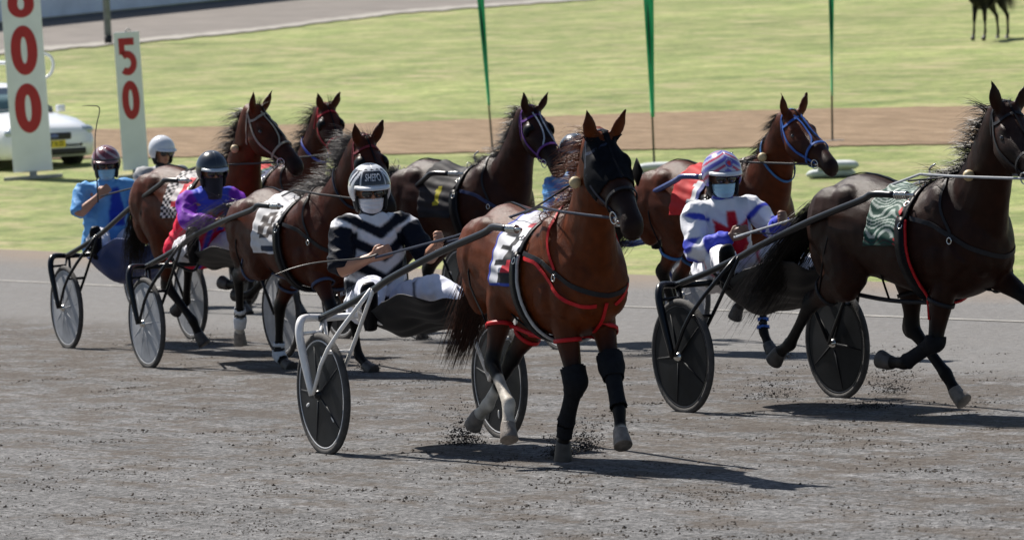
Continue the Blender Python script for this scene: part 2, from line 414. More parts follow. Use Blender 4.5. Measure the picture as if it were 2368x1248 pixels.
def sign(name, px, py, w_, h_, label, digits, base_w, yaw):
    g = gp(px, py); o = empty(name, label, 'distance marker', 'red and white distance markers'); tocam(o, g, R(yaw), R(-1.0))
    MB().box((0, 0, .13+h_/2), (w_/2, .03, h_/2)).build('panel', white, o, smooth=False, bevel=.006)
    for (ch, cz, dh) in digits:
        if ch == '0': zero_mesh(0, cz, w_*.68, dh, w_*.16, dh*.54).build('numeral', red, o, smooth=False)
        elif ch == '8':
            for s_, e in ((1, .23), (-1, -.23)): zero_mesh(0, cz+dh*e, w_*.68, dh*.56, w_*.17, dh*.24, th=.004+.001*s_).build('numeral', red, o, smooth=False)
        else:
            W2 = w_*.33; H2 = dh/2; mb = MB()
            mb.box((-W2*.10, -.002, cz+H2*.81), (W2*.90, .002, H2*.19)); mb.box((-W2*.66, -.0019, cz+H2*.38), (W2*.34, .0019, H2*.245))
            b = len(mb.v); n = 26
            for t in range(n+1):
                a = R(128-258*t/n); cx_, cz_ = -W2*.12, cz-H2*.33
                for (rx, rz) in ((W2*1.12, H2*.66), (W2*.42, H2*.27)):
                    for yy in (0, -.0038): mb.v.append((cx_+rx*math.cos(a), yy, cz_+rz*math.sin(a)))
            for t in range(n):
                q = b+t*4
                mb.f += [(q+1, q+3, q+7, q+5), (q, q+1, q+5, q+4), (q+2, q+6, q+7, q+3)]
            mb.build('numeral', red, o, smooth=False)
    for c in o.children:
        if c.name.startswith('numeral'): c.location.y = -.0315
    MB().box((0, 0, .08), (.06, .05, .055)).build('stem', grey, o, smooth=False)
    MB().box((0, -.05, .03), (base_w/2, .09, .03)).build('base_beam', concrete, o, smooth=False, bevel=.01)
    return o
s1 = sign('distance_marker', 78, 414, .655, 3.95, 'tall white board with red numerals, leftmost beside the white car', [('0', 1.19, .83), ('0', 2.16, .83), ('8', 3.13, .83)], .98, 0)
s2 = sign('distance_marker', 316, 411, .425, 2.28, 'narrower white board with red 50 behind the light blue driver', [('5', 2.0, .62), ('0', 1.285, .64)], .62, 4)
MB().tube([(-.02, 0, 2.41), (.03, 0, 2.46), (.08, 0, 2.43)], .012).build('top_ring', grey, s2)

# corrugated building far behind
a_, b_ = gp(-300, 92), gp(640, -6); d_ = nrm((b_-a_)[:2]); n_ = V(-d_[1], d_[0]); mb = MB(); rows = []
p0 = a_[:2]-d_*6; Lw = np.linalg.norm(b_[:2]-a_[:2])+40
N_ = int(Lw/.12); r0_, r1_ = [], []
for i in range(N_+1):
    p = p0+d_*(i*.12)+n_*(.05*(i % 2)); zz = zter(p[1]); r0_.append((p[0], p[1], zz+.15)); r1_.append((p[0], p[1], zz+5.2))
mb.grid([r0_, r1_])
bl = empty('corrugated_shed', 'long pale blue corrugated metal wall far behind at the top left', 'building'); bl.rotation_euler = (0, 0, 0)
mb.build('metal_wall', mat('blue_white_metal', (.85, .90, .97), .45, var=.12, vs=.8, metal=.1), bl, smooth=False)
mb = MB(); e0 = p0-n_*.12; e1 = p0+d_*Lw-n_*.12
rows = [[(p[0], p[1], zter(p[1])+z_) for z_ in (0, .10)] for p in [e0+(e1-e0)*t for t in np.linspace(0, 1, 40)]]
mb.grid(rows).build('plinth', mat('dark_plinth', (.10, .12, .15), .8), bl, smooth=False, solid=.08)
mb = MB()
rows = [[(p[0]+n_[0]*w2, p[1]+n_[1]*w2, zter(p[1])+5.2+w2*.12) for w2 in (-.4, 9)] for p in [e0+(e1-e0)*t for t in np.linspace(0, 1, 30)]]
mb.grid(rows).build('roof', mat('roof_metal', (.4, .43, .47), .5), bl, smooth=False, solid=.06)
g = gp(251, 103); po = empty('timber_post', 'grey post with dark foot standing before the far gravel road', 'post'); tocam(po, g, 0, R(0))
MB().tube([(0, 0, 0), (0, 0, 7.)], [.115, .10], 12).build('shaft', mat('weathered_timber', (.17, .20, .21), .8, var=.2, vs=4), po)
MB().tube([(0, 0, 0), (0, 0, .28)], .125, 12).build('foot_band', mat('tar', (.02, .02, .022), .6), po)
MB().tube([(-.6, 0, 6.6), (.6, 0, 6.6)], .04, 8).build('crossarm', grey, po)

# feather flags
gcol = mat('green_flag', (.01, .42, .17), .6, var=.15, vs=2)
for (px, py, xt, wt, lab) in ((1139, 345, 1110, 14, 'thin green feather flag nearest the middle, its pole leaning left'), (1513, 381, 1497, 20, 'green feather flag rising behind the lead horse ears'), (1925, 327, 1920, 10, 'green feather flag beyond the horse in the blue bridle')):
    g = gp(px, py); s = F/g[1]; o = empty('feather_flag', lab, 'flag', 'green feather flags on the infield'); o.location = tuple(g); o.rotation_euler = (0, 0, 0)
    dx = (xt-px)/s+.052*py/s; hh = py/s
    def at(z): return (dx*z/hh, 0, z)
    MB().tube([at(0), at(hh*.5), at(4.2)], [.018, .014, .008], 8).build('pole', mat('dark_pole', (.03, .04, .03), .5), o)
    mb = MB(); rows = []
    for i in range(40):
        z = .75+(4.1-.75)*i/39; p = V(*at(z)); wd = 1.15*(wt/s)*(.35+.65*min(1, (z-.75)/(hh-.75)))
        if z > 3.6: wd *= max(.1, (4.12-z)/.52)
        rows.append([(p[0]+wd*(u-.4), p[1]+.04*math.sin(z*3+u*4)-.018, z) for u in np.linspace(0, 1, 5)])
    mb.grid(rows).build('banner', gcol, o, solid=.004)
    MB().box((0, 0, .01), (.18, .18, .012)).build('base_plate', grey, o, smooth=False)

# sandbags
bagm = mat('sandbag', (.52, .56, .57), .8, var=.15, vs=6, bump=.4, bs=80)
for (px, py, w2, lab, z0, yaw) in ((1922, 411, .36, 'pale sandbag, the lower one of the right pair, under the horse muzzle', 0, .1), (1938, 411, .31, 'pale sandbag, the upper one of the right pair, under the horse muzzle', .115, -.1),
                                (1512, 416, .30, 'pale blue grey sandbag, the lower one beside the lead horse blinker', 0, .1), (1525, 416, .33, 'pale sandbag, the upper one beside the lead horse blinker', .125, -.05)):
    g = gp(px, py); mb = MB(); mb.tube([(-w2, 0, .06), (-w2*.8, 0, .065), (-.1, .01, .07), (.12, 0, .07), (w2*.8, 0, .06), (w2, 0, .055)], [(.03, .02), (.10, .06), (.13, .07), (.13, .068), (.11, .06), (.03, .02)], 14, side=(0, 0, 1), sub=5)
    o = mb.build('sandbag', bagm); o.location = (g[0], g[1], g[2]+z0); o.rotation_euler = (0, 0, yaw)
    tag(o, lab, 'sandbag', 'sandbags on the infield grass')

# ------------------------------------------------------------------ white car
cp = mat('car_white', (.88, .91, .95), .25, var=.02, vs=2, coat=.6); gl = mat('car_glass', (.10, .17, .18), .08, var=.05, spec=.9); blk = mat('black_plastic', (.02, .02, .022), .5); tyre_m = mat('tyre_rubber', (.022, .022, .024), .8, var=.2, vs=20)
gc = gp(118, 392); car = empty('white_car', 'white sedan with yellow number plate and roof frame parked behind the leftmost distance marker', 'car', None, 0, 0, 33, 1, 0)
ca = 33; hv = V(math.sin(R(ca)), -math.cos(R(ca))); front = gc[:2]
ctr = front-hv*2.25+V(.0, 0.4); car.location = (ctr[0], ctr[1], zter(ctr[1])); car.rotation_euler[1] = R(2.0)
def sect(x, w_, z0, z1, r=.12):
    pts = []; 
    for (y, z) in ((-w_+r*.4, z0), (-w_, z0+.12), (-w_*1.0, (z0+z1)/2), (-w_*.97, z1-.16), (-w_*.84, z1-.03), (-w_*.5, z1+.01), (0, z1+.025), (w_*.5, z1+.01), (w_*.84, z1-.03), (w_*.97, z1-.16), (w_, (z0+z1)/2), (w_, z0+.12), (w_-r*.4, z0), (0, z0-.01)):
        pts.append((x, y, z))
    return pts
prof = [(2.32, .55, .30, .52), (2.30, .74, .24, .62), (2.22, .84, .20, .70), (2.05, .90, .18, .77), (1.7, .925, .18, .86), (1.2, .93, .18, .92), (.85, .93, .18, .96), (0, .93, .18, .97), (-1, .93, .18, .99), (-1.8, .91, .2, 1.02), (-2.3, .86, .25, 1.0), (-2.5, .75, .35, .9)]
MB().ring([sect(*p) for p in prof]).build('body', cp, car)
MB().ring([sect(x, w_, z0, z1, .05) for x, w_, z0, z1 in ((.95, .72, .90, .97), (.35, .68, .92, 1.36), (.1, .66, .92, 1.43), (-.8, .66, .92, 1.45), (-1.3, .68, .95, 1.36), (-1.9, .7, .98, 1.04))]).build('cabin', cp, car)
mb = MB(); mb.grid([[(.985, y, .965) for y in np.linspace(-.70, .70, 6)], [(.39, y*.88, 1.37) for y in np.linspace(-.70, .70, 6)]]); mb.build('windscreen', gl, car, solid=.02)
for s in (-1, 1):
    mb = MB(); mb.grid([[(x, s*.735, .99) for x in (.75, 0, -.8, -1.5)], [(x, s*.70, 1.33) for x in (.25, 0, -.8, -1.15)]]); mb.build('side_window', gl, car, solid=.02, smooth=False)
    mb = MB().ell((2.14, s*.70, .64), (.13, .17, .085)); mb.build('headlight', mat('headlight_glass', (.35, .42, .5), .08, var=.3, vs=20, spec=1, coat=1), car)
    mb = MB().box((.78, s*.96, .98), (.05, .08, .06)); mb.build('wing_mirror', cp, car, bevel=.02)
    for x in (1.38, -1.42):
        w_ = MB().tube([(x, s*.74, .31), (x, s*.94, .31)], .315, 28).build('wheel', tyre_m, car)
        MB().tube([(x, s*.90, .31), (x, s*.955, .31)], [.20, .17], 20).build('rim', grey, w_)
MB().box((2.31, 0, .555), (.03, .34, .06)).build('grille', blk, car, bevel=.02)
MB().ell((2.345, 0, .56), (.012, .085, .036)).build('badge', mat('badge_blue', (.12, .16, .35), .3), car)
MB().box((2.30, 0, .285), (.045, .62, .055)).build('lower_intake', blk, car, bevel=.02)
pl = MB().box((2.36, .02, .425), (.008, .186, .062)).build('number_plate', mat('plate_yellow', (.75, .60, .03), .5), car, smooth=False)
tm = text_mesh('CF 16 ZD', .115, .001); tm.materials.append(blk); to = bpy.data.objects.new('plate_text', tm); C.objects.link(to); to.parent = pl
to.location = (2.371, .02, .425); to.rotation_euler = (R(90), 0, R(90)); to.scale = (.62, 1, 1)
mb = MB()
for y in (-.62, .62): mb.tube([(.1, y, 1.42), (.12, y, 1.75), (.0, y, 1.80), (-1.0, y, 1.80), (-1.1, y, 1.42)], .024, 8)
mb.tube([(.05, -.62, 1.80), (.05, .62, 1.80)], .024, 8); mb.tube([(.1, .62, 1.5), (.25, .98, 1.52), (.3, 1.10, 1.7), (.28, 1.02, 1.92), (.1, .62, 1.97), (-.1, .4, 1.95)], .028, 8, sub=4)
mb.build('roof_frame', white, car)
# ------------------------------------------------------------------ horses
FORE = (.43, .29, .13, .10); HIND = (.36, .46, .38, .13, .10)
def skel(P):
    J = {}; npi, ny, hp, hy = [R(x) for x in P['head']]
    nb = V(.60, 0, 1.27); J['nb'] = nb
    po = nb+.78*V(math.cos(npi)*math.cos(ny), math.cos(npi)*math.sin(ny), math.sin(npi)); J['poll'] = po
    hd = V(math.cos(hp)*math.cos(hy), math.cos(hp)*math.sin(hy), -math.sin(hp)); J['hd'] = hd
    hl = nrm(np.cross(V(0, 0, 1), hd)); hu = np.cross(hd, hl); J['head_left'] = hl; J['head_up'] = hu
    for s, n in ((1, 'l'), (-1, 'r')):
        a = P['f'+n]; ab = R(P.get('ab_f'+n, 0))
        def seg(p, L_, ang):
            t = R(ang); return p+L_*V(math.sin(t), s*math.sin(ab)*math.cos(t), -math.cos(t)*math.cos(ab))
        sh = V(.62, s*.145, 1.08); el = V(.44+.0012*a[0], s*.115, .93+.0006*abs(a[0]))
        kn = seg(el, FORE[0], a[0]); fe = seg(kn, FORE[1], a[1]); co = seg(fe, FORE[2], a[2]); ho = seg(co, FORE[3], a[2])
        J['f'+n] = [sh, el, kn, fe, co, ho]
        a = P['h'+n]; ab = R(P.get('ab_h'+n, 0))
        hi = V(-.46, s*.14, 1.26); st = seg(hi, HIND[0], a[0]); st[1] = s*.17; hk = seg(st, HIND[1], a[1])
        fe = seg(hk, HIND[2], a[2]); co = seg(fe, HIND[3], a[3]); ho = seg(co, HIND[4], a[3])
        J['h'+n] = [hi, st, hk, fe, co, ho]
    return J
def unpack(v):
    P = {'head': v[:4]}; i = 4
    for k in ('fl', 'fr', 'hl', 'hr'):
        n = 3 if k[0] == 'f' else 4; P[k] = v[i:i+n]; i += n
    for k in ('fl', 'fr', 'hl', 'hr'): P['ab_'+k] = v[i]; i += 1
    P['bz'] = v[i] if i < len(v) else 0
    return P
coat_m = mat('horse_coat', (1, 1, 1), .40, var=.28, vs=14, bump=.32, bs=210, attr=True, spec=.13)
hoof_m = mat('hoof_horn', (.20, .17, .145), .55, var=.35, vs=25, bump=.3, bs=120)
hoofd_m = mat('dark_hoof_horn', (.05, .045, .042), .55, var=.35, vs=25)
leather = mat('black_leather', (.004, .004, .006), .42, var=.2, vs=30, spec=.14)
steel = mat('bright_steel', (.62, .62, .60), .22, metal=1, var=.1, vs=30)
eye_m = mat('horse_eye', (.008, .006, .005), .06, var=.05, spec=.9)
boot_m = mat('neoprene_boot', (.009, .010, .013), .8, var=.25, vs=30, spec=.15, bump=.3, bs=90)
ball_m = mat('tan_ball', (.52, .42, .24), .55, var=.15, vs=20)
def hmat(c, nm): return mat('strap_'+nm, c, .45, var=.15, vs=30, spec=.2)

def strap_mb(bvh, pts, w_, off=.006, th=.005, step=.014, snap=.07, mb=None, closed=False):
    mb = mb or MB(); q = cr(pts, 8); out = []
    for a, b in zip(q[:-1], q[1:]):
        n = max(1, int(np.linalg.norm(b-a)/step))
        for i in range(n): out.append(a+(b-a)*i/n)
    out.append(q[-1]); P_ = []; Nn = []
    for p in out:
        hit = bvh.find_nearest(Vector(p), snap)
        if hit[0] is not None:
            n = nrm(np.array(hit[1])); P_.append(np.array(hit[0])+n*off); Nn.append(n)
        else: P_.append(np.array(p)); Nn.append(None)
    last = V(0, 0, 1)
    for i in range(len(Nn)):
        if Nn[i] is None: Nn[i] = last
        last = Nn[i]
    rings = []
    for i in range(len(P_)):
        p = P_[i]
        if 0 < i < len(P_)-1: p = (P_[i-1]+2*P_[i]+P_[i+1])/4
        t = nrm(P_[min(i+1, len(P_)-1)]-P_[max(i-1, 0)]); n = Nn[i]; s = nrm(np.cross(t, n)); n = np.cross(s, t)
        rings.append([p+s*w_/2+n*th/2, p-s*w_/2+n*th/2, p-s*w_/2-n*th/2, p+s*w_/2-n*th/2])
    mb.ring(rings); return mb
def ray(bvh, c, d, rmax):
    h = bvh.ray_cast(Vector(c), Vector(nrm(d)), rmax)
    return np.array(h[0]) if h[0] is not None else np.asarray(c)+nrm(d)*rmax
def loop_mb(bvh, c, ax, w_, off=.008, rmax=.16, a0=0, a1=360, th=.008, n=28, ref=None, mb=None, minr=0):
    ax = nrm(ax); u = nrm(np.cross(ax, V(0, 1, 0) if ref is None else ref)); v = np.cross(ax, u); rings = []
    mb = mb or MB(); full = (a1-a0) >= 359.9; m = n if full else n+1
    for i in range(m):
        a = R(a0+(a1-a0)*i/n); d = u*math.cos(a)+v*math.sin(a); p = ray(bvh, c, d, rmax)
        if minr: p = np.asarray(c)+d*max(minr, np.linalg.norm(p-c))
        q = p+d*off
        rings.append([q+ax*w_/2+d*th, q-ax*w_/2+d*th, q-ax*w_/2, q+ax*w_/2])
    if full:
        b = len(mb.v)
        for r in rings: mb.v.extend([tuple(p) for p in r])
        for i in range(m):
            j = (i+1) % m
            for k in range(4): mb.f.append((b+i*4+k, b+i*4+(k+1) % 4, b+j*4+(k+1) % 4, b+j*4+k))
    else: mb.ring(rings)
    return mb
def shell(src, mask, off, name, m, parent, solid=.004, colfn=None):
    me = src.data; n = len(me.vertices); co = np.zeros(n*3); me.vertices.foreach_get('co', co); co = co.reshape(-1, 3)
    no = np.zeros(n*3); me.vertices.foreach_get('normal', no); no = no.reshape(-1, 3)
    ok = mask(co); co2 = co+no*off; idx = {}; mb = MB()
    for p in me.polygons:
        vs = p.vertices
        if all(ok[i] for i in vs):
            f = []
            for i in vs:
                if i not in idx: idx[i] = len(mb.v); mb.v.append(tuple(co2[i]))
                f.append(idx[i])
            mb.f.append(tuple(f))
    if not mb.f: return None
    return mb.build(name, m, parent, solid=solid, colfn=colfn, recalc=False)
def strands(roots, dirs, L_, n, name, m, parent, w_=.005, grav=.5, curl=.03, seed=1, spread=.25, seg=6):
    """hair: tapered three-sided strands rooted at points along roots"""
    rr = np.random.default_rng(seed); mb = MB(); roots = [np.asarray(r, float) for r in roots]; dirs = [np.asarray(d, float) for d in dirs]
    tufts = [(rr.normal(0, spread, 3), rr.normal(0, curl, 3)) for _ in range(max(4, n//14))]
    for i in range(n):
        t = rr.random()*(len(roots)-1); k = int(min(t, len(roots)-2)); f = t-k
        p = roots[k]*(1-f)+roots[k+1]*f+rr.normal(0, .008, 3); tf = tufts[int(min(len(tufts)-1, t/(len(roots)-1)*len(tufts)))]
        d = nrm(dirs[k]*(1-f)+dirs[k+1]*f+tf[0]*.8+rr.normal(0, spread*.35, 3)); ln = L_*(.22+.85*rr.random()**1.3); ww = w_*(.6+.8*rr.random()); rings = []
        q = p.copy(); cv = tf[1]*ln*6+rr.normal(0, curl*.5, 3)*ln*6
        for s in range(seg+1):
            u = s/seg; r = ww*(1-u*.85)
            t_ = nrm(d+cv*u*u+V(0, 0, -grav)*u*u); sd = nrm(np.cross(t_, V(.3, .2, 1))); up = np.cross(sd, t_)
            rings.append([q+sd*r, q-sd*r*.5+up*r*.8, q-sd*r*.5-up*r*.8]); q = q+t_*ln/seg
        mb.ring(rings, cap=False)
    return mb.build(name, m, parent, recalc=False)

def make_horse(v, label, spec):
    X, Y, a, k = v[:4]; P = unpack(v[4:]); J = skel(P); bz = P['bz']+spec.get('z', 0)
    root = empty('horse', label, 'horse', spec.get('group', 'harness horses pulling sulkies'), X, Y, a, k, bz)
    TF = (X, Y, a, k, bz); hd, hl, hu, po, nb = J['hd'], J['head_left'], J['head_up'], J['poll'], J['nb']
    def HP(t, u, s): return po+t*hd+u*hu+s*hl
    mb = MB()
    # trunk: x, top, bottom, half width
    T = [(-.76, 1.34, 1.10, .07), (-.70, 1.42, 1.02, .15), (-.58, 1.495, .97, .23), (-.42, 1.545, .95, .265), (-.24, 1.53, .93, .27), (-.05, 1.475, .885, .275), (.12, 1.45, .84, .285), (.28, 1.48, .81, .28), (.42, 1.555, .80, .25), (.54, 1.56, .82, .215), (.64, 1.50, .86, .20), (.73, 1.38, .92, .175), (.79, 1.25, 1.0, .12), (.82, 1.17, 1.07, .05)]
    T = [(a_, b_, c_-.035, d_*1.03) for a_, b_, c_, d_ in T]; T = cr(T, 3); rings = []
    for x, zt, zb, hw in T:
        zc = zb+(zt-zb)*.47; r = []
        for j in range(28):
            t = 2*math.pi*j/28; c, s = math.cos(t), math.sin(t)
            z = zc+((zt-zc) if c > 0 else (zc-zb))*math.copysign(abs(c)**.92, c)
            y = hw*math.copysign(abs(s)**.9, s)*(1-.22*max(0, c)**2)
            r.append((x, y, z))
        rings.append(r)
    mb.ring(rings)
    # neck
    mid = (nb+po)/2; side = np.cross(nrm(po-nb), V(0, 0, 1)); 
    nu = np.cross(V(0, 1, 0), nrm(po-nb)); nu = nu if nu[2] > 0 else -nu
    npth = [V(.40, 0, 1.17), nb+V(-.03, 0, -.03), nb*.68+po*.32+nu*.01, nb*.35+po*.65+nu*.03, po+nu*.012-hd*.03, po+hd*.10-hu*.06]
    mb.tube(npth, [(.26, .17), (.275, .165), (.205, .120), (.155, .098), (.125, .085), (.10, .07)], 20, side=(0, 1, 0), sub=5)
    # head profile: t, top, bottom, half width
    Hs = [(-.07, .05, -.05, .04), (-.04, .075, -.09, .062), (.03, .09, -.13, .080), (.10, .088, -.165, .096), (.17, .08, -.182, .102), (.24, .073, -.172, .092), (.31, .066, -.135, .075), (.38, .058, -.102, .062), (.45, .05, -.085, .053), (.50, .046, -.083, .054), (.545, .040, -.086, .057), (.58, .026, -.086, .052), (.605, .005, -.078, .04), (.62, -.02, -.065, .02)]
    rings = []
    for t, tp, bt, hw in cr(Hs, 3):
        hw *= 1.20; tp *= 1.08; bt *= 1.13; t = t*1.03
        r = []; zc = (tp+bt)/2+.01
        for j in range(22):
            an = 2*math.pi*j/22; c, s = math.cos(an), math.sin(an)
            r.append(HP(t, zc+((tp-zc) if c > 0 else (zc-bt))*math.copysign(abs(c)**.85, c), hw*math.copysign(abs(s)**.85, s)*(1-.20*max(0, -c)**2-.10*max(0, c)**2)))
        rings.append(r)
    mb.ring(rings)
    for s in (-1, 1):
        HM = np.stack([hd, hl, hu], 1)
        mb.ell(HP(.13, .045, s*.082), (.055, .03, .03), HM)          # brow
        mb.ell(HP(.15, -.09, s*.067), (.085, .05, .075), HM)          # jowl
        mb.ell(HP(.30, -.01, s*.055), (.10, .022, .018), HM)         # cheek ridge
        mb.ell(HP(.565, -.005, s*.036), (.035, .022, .035), HM)      # nostril rim
        e0 = HP(-.03, .07, s*.055); fwd = spec.get('ears', .15)
        ed = nrm(hu*.85-hd*(.45-fwd)+hl*s*.32); eo = nrm(np.cross(ed, hl))
        mb.tube([e0, e0+ed*.055+hl*s*.008, e0+ed*.11+hl*s*.005, e0+ed*.155, e0+ed*.20], [(.026, .034), (.024, .046), (.020, .040), (.013, .021), (.006, .006)], 10, side=hl+eo*.2, sub=3)
        # muscles of shoulder and quarters
        mb.ell((.50, s*.155, 1.22), (.13, .085, .27), np.array(Matrix.Rotation(R(-18), 3, 'Y')))
        mb.ell((.40, s*.19, 1.03), (.16, .075, .13)); mb.ell((.71, s*.085, 1.03), (.09, .085, .13))
        mb.ell((-.50, s*.15, 1.24), (.24, .125, .24)); mb.ell((-.36, s*.17, 1.36), (.15, .08, .12)); mb.ell((-.62, s*.115, 1.10), (.13, .10, .22))
        n = 'l' if s > 0 else 'r'
        sh, el, kn, fe, co, ho = J['f'+n]
        lp = lambda p, q, t: p+(q-p)*t
        fd = nrm(fe-kn); bk = nrm(np.cross(V(0, 1, 0), fd)); bk = bk if bk[0] < 0 else -bk
        pts = [sh, lp(sh, el, .5), el, lp(el, kn, .3), lp(el, kn, .62), lp(el, kn, .88), kn, lp(kn, fe, .16), lp(kn, fe, .5), lp(kn, fe, .85), fe, lp(fe, co, .5), co]
        rad = [(.13, .09), (.13, .10), (.115, .085), (.094, .074), (.068, .058), (.050, .050), (.054, .053), (.040, .038), (.035, .029), (.037, .032), (.046, .040), (.036, .034), (.044, .042)]
        mb.tube(pts, rad, 14, side=(0, 1, 0), sub=3)
        mb.ell(fe+bk*.02, (.025, .03, .03))
        hi, st, hk, fe2, co2, ho2 = J['h'+n]
        cd = nrm(fe2-hk); b2 = nrm(np.cross(V(0, 1, 0), cd)); b2 = b2 if b2[0] < 0 else -b2
        pts = [hi, lp(hi, st, .5), st, lp(st, hk, .25)+b2*.01, lp(st, hk, .5), lp(st, hk, .8), hk, lp(hk, fe2, .15), lp(hk, fe2, .5), lp(hk, fe2, .87), fe2, lp(fe2, co2, .5), co2]
        rad = [(.19, .12), (.19, .125), (.155, .105), (.135, .085), (.095, .066), (.058, .046), (.060, .048), (.046, .042), (.037, .032), (.039, .035), (.047, .042), (.037, .035), (.045, .043)]
        mb.tube(pts, rad, 14, side=(0, 1, 0), sub=3)
        tb = nrm(hk-st); mb.tube([lp(st, hk, .62)+b2*.045, hk+b2*.05-cd*.03, hk+b2*.03+cd*.05], [.018, .027, .018], 8, sub=3)
        mb.ell(fe2+b2*.02, (.026, .03, .03))
    base = np.array(spec['coat'])*.86; dark = np.array(spec.get('points', (.007, .006, .006))); under = base*np.array(spec.get('under', (.55, .5, .5)))
    def disp(c, nn):
        for s in (-1, 1):
            p = HP(.575, -.008, s*.048); d = np.linalg.norm(c-p, axis=1); c = c-nn*(np.clip(1-d/.02, 0, 1)*.016)[:, None]
        mz = HP(.605, -.055, 0); rel = c-mz; uu = rel@hu; tt = rel@hd; m = np.clip(1-np.abs(uu)/.008, 0, 1)*sstep(tt, -.10, -.02); c = c-nn*(m*.008)[:, None]
        w_ = np.clip((c[:, 2]-.7)/.3, 0, 1)
        nzv = nz(c, 5, spec['seed'])*.009+nz(c, 14, 3)*.0032
        return c+nn*(nzv*w_)[:, None]
    def colfn(c):
        n_ = len(c); col = np.tile(base, (n_, 1)); mixd = np.zeros(n_)
        for q in ('fl', 'fr', 'hl', 'hr'):
            j = J[q]; hi_ = spec.get('black_from', .55)
            d, t = segdist(c, j[1], j[2]); mixd = np.maximum(mixd, (d < .14)*sstep(t, hi_, 1.))
            for a_, b_ in ((2, 3), (3, 4), (4, 5)):
                d, t = segdist(c, j[a_], j[b_]); mixd = np.maximum(mixd, (d < .085)*1.)
        mz = HP(.56, -.03, 0); d = np.linalg.norm(c-mz, axis=1); mixd = np.maximum(mixd, np.maximum(.85*(1-sstep(d, .07, .19)), spec.get('face', .6)*(1-sstep(d, .2, .5))*(c[:, 0] > .75)))
        for s in (-1, 1):
            d, t = segdist(c, HP(-.03, .07, s*.055), HP(-.1, .25, s*.1)); mixd = np.maximum(mixd, .6*(d < .06)*sstep(t, .3, 1))
            d = np.linalg.norm(c-HP(.15, .02, s*.095), axis=1); mixd = np.maximum(mixd, .6*(1-sstep(d, .02, .05)))
        pat = .5+.5*nz(c, 3.2, spec['seed'])
        col = col*(.82+.36*pat)[:, None]
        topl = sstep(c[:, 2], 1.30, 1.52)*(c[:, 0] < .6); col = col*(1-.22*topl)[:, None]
        col = col*(1-mixd)[:, None]+dark*mixd[:, None]
        for q, lo in spec.get('socks', {}).items():
            j = J[q]; d1, t1 = segdist(c, j[2], j[3]); d2, t2 = segdist(c, j[3], j[5])
            e = nz(c, 14, 2)*.12
            m = ((d2 < .075) & (t2+e > (lo-1 if lo > 1 else -9)) | ((d1 < .07) & (t1+e > lo)))*1.
            soc = np.array([.60, .55, .48])*(.85+.3*nz(c, 25, 1))[:, None]
            col = col*(1-m)[:, None]+soc*m[:, None]
        if spec.get('star'):
            p = HP(.10, .09, 0); d = np.linalg.norm(c-p, axis=1); m = 1-sstep(d, .02, .03); col = col*(1-m)[:, None]+.5*m[:, None]
        return np.clip(col, 0, 1)
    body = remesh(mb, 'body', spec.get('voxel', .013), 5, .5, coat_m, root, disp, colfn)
    bv = BVHTree.FromPolygons([v_.co[:] for v_ in body.data.vertices], [p.vertices[:] for p in body.data.polygons])
    for q in ('fl', 'fr', 'hl', 'hr'):
        co, ho = J[q][4], J[q][5]; d = nrm(ho-co); fw = nrm(np.cross(V(0, 1, 0), d)); fw = fw if fw[0]*1 > 0 or abs(fw[0]) < .2 and fw[2] > 0 else -fw
        m = hoof_m if q in spec.get('socks', {}) or q in spec.get('pale_hooves', ()) else hoofd_m
        MB().tube([co-d*.02, co+d*.012, co+d*.055+fw*.012, co+d*.092+fw*.022], [(.043, .041), (.047, .045), (.054, .050), (.059, .055)], 18, side=(0, 1, 0)).build('hoof', m, root, bevel=.004)
    for s in (-1, 1):
        MB().ell(HP(.165, .012, s*.105), (.019, .012, .016), np.stack([hd, hl, hu], 1)).build('eye', eye_m, root)
        # pale inner ear lining
    # mane, forelock, tail
    rt, dr = [], []
    hb = V(*spec.get('hair_dir', (-1, -.25, .25)))
    for i in range(12):
        t = i/11; c_ = V(.40, 0, 1.25)*(1-t)**2+2*t*(1-t)*(nb*.5+po*.5+nu*.0)+po*t*t if False else (nb+V(-.12, 0, -.02))*(1-t)+(po-hd*.03)*t
        p = ray(bv, c_+nu*.03, nu, .35); rt.append(p-nu*.015); dr.append(hb)
    mm = mat('mane_'+spec['hair_name'], spec['hair'], .4, var=.4, vs=40, spec=.4)
    strands(rt, dr, spec.get('mane_len', .24), int(spec.get('mane_n', 300)*4), 'mane', mm, root, w_=.0023, grav=spec.get('mane_grav', .8), seed=spec['seed'], spread=.34, curl=.05)
    strands([HP(-.05, .08, -.03), HP(-.02, .085, .03)], [hb*.6+hu*.3, hb*.6+hu*.3], .14, 110, 'forelock', mm, root, w_=.0026, grav=.8, seed=spec['seed']+1, spread=.4)
    tl = V(-.745, 0, 1.34); tp = [V(*p) for p in spec.get('tail_path', ((-.745, 0, 1.36), (-.86, 0, 1.36), (-.98, 0, 1.22), (-1.08, 0, 1.0), (-1.12, 0, .75)))]
    mb = MB(); rr = np.random.default_rng(spec['seed']+5); cp_ = cr(tp, 6); m_ = len(cp_)
    tw = spec.get('tail_w', .06)
    for i in range(int(spec.get('tail_n', 260)*1.7)):
        o = rr.normal(0, 1, 2); st_ = rr.random()**1.5*.35; en = .7+.35*rr.random(); rings = []; wv = rr.normal(0, .7, 2)
        for s in range(10):
            u = st_+(en-st_)*s/9; kf = min(u, .999)*(m_-1); k0 = int(kf); c_ = cp_[k0]*(1-(kf-k0))+cp_[min(k0+1, m_-1)]*(kf-k0)
            sp = tw*(.25+.9*math.sin(min(1, u*1.15)*math.pi*.62)); q = c_+V(o[1]*sp*.5, (o[0]+wv[0]*u)*sp, (o[1]+wv[1]*u)*sp*.8); r = .0030*(1-.8*s/9)
            rings.append([q+V(r, 0, 0), q+V(-r*.5, r, 0), q+V(-r*.5, -r, 0)])
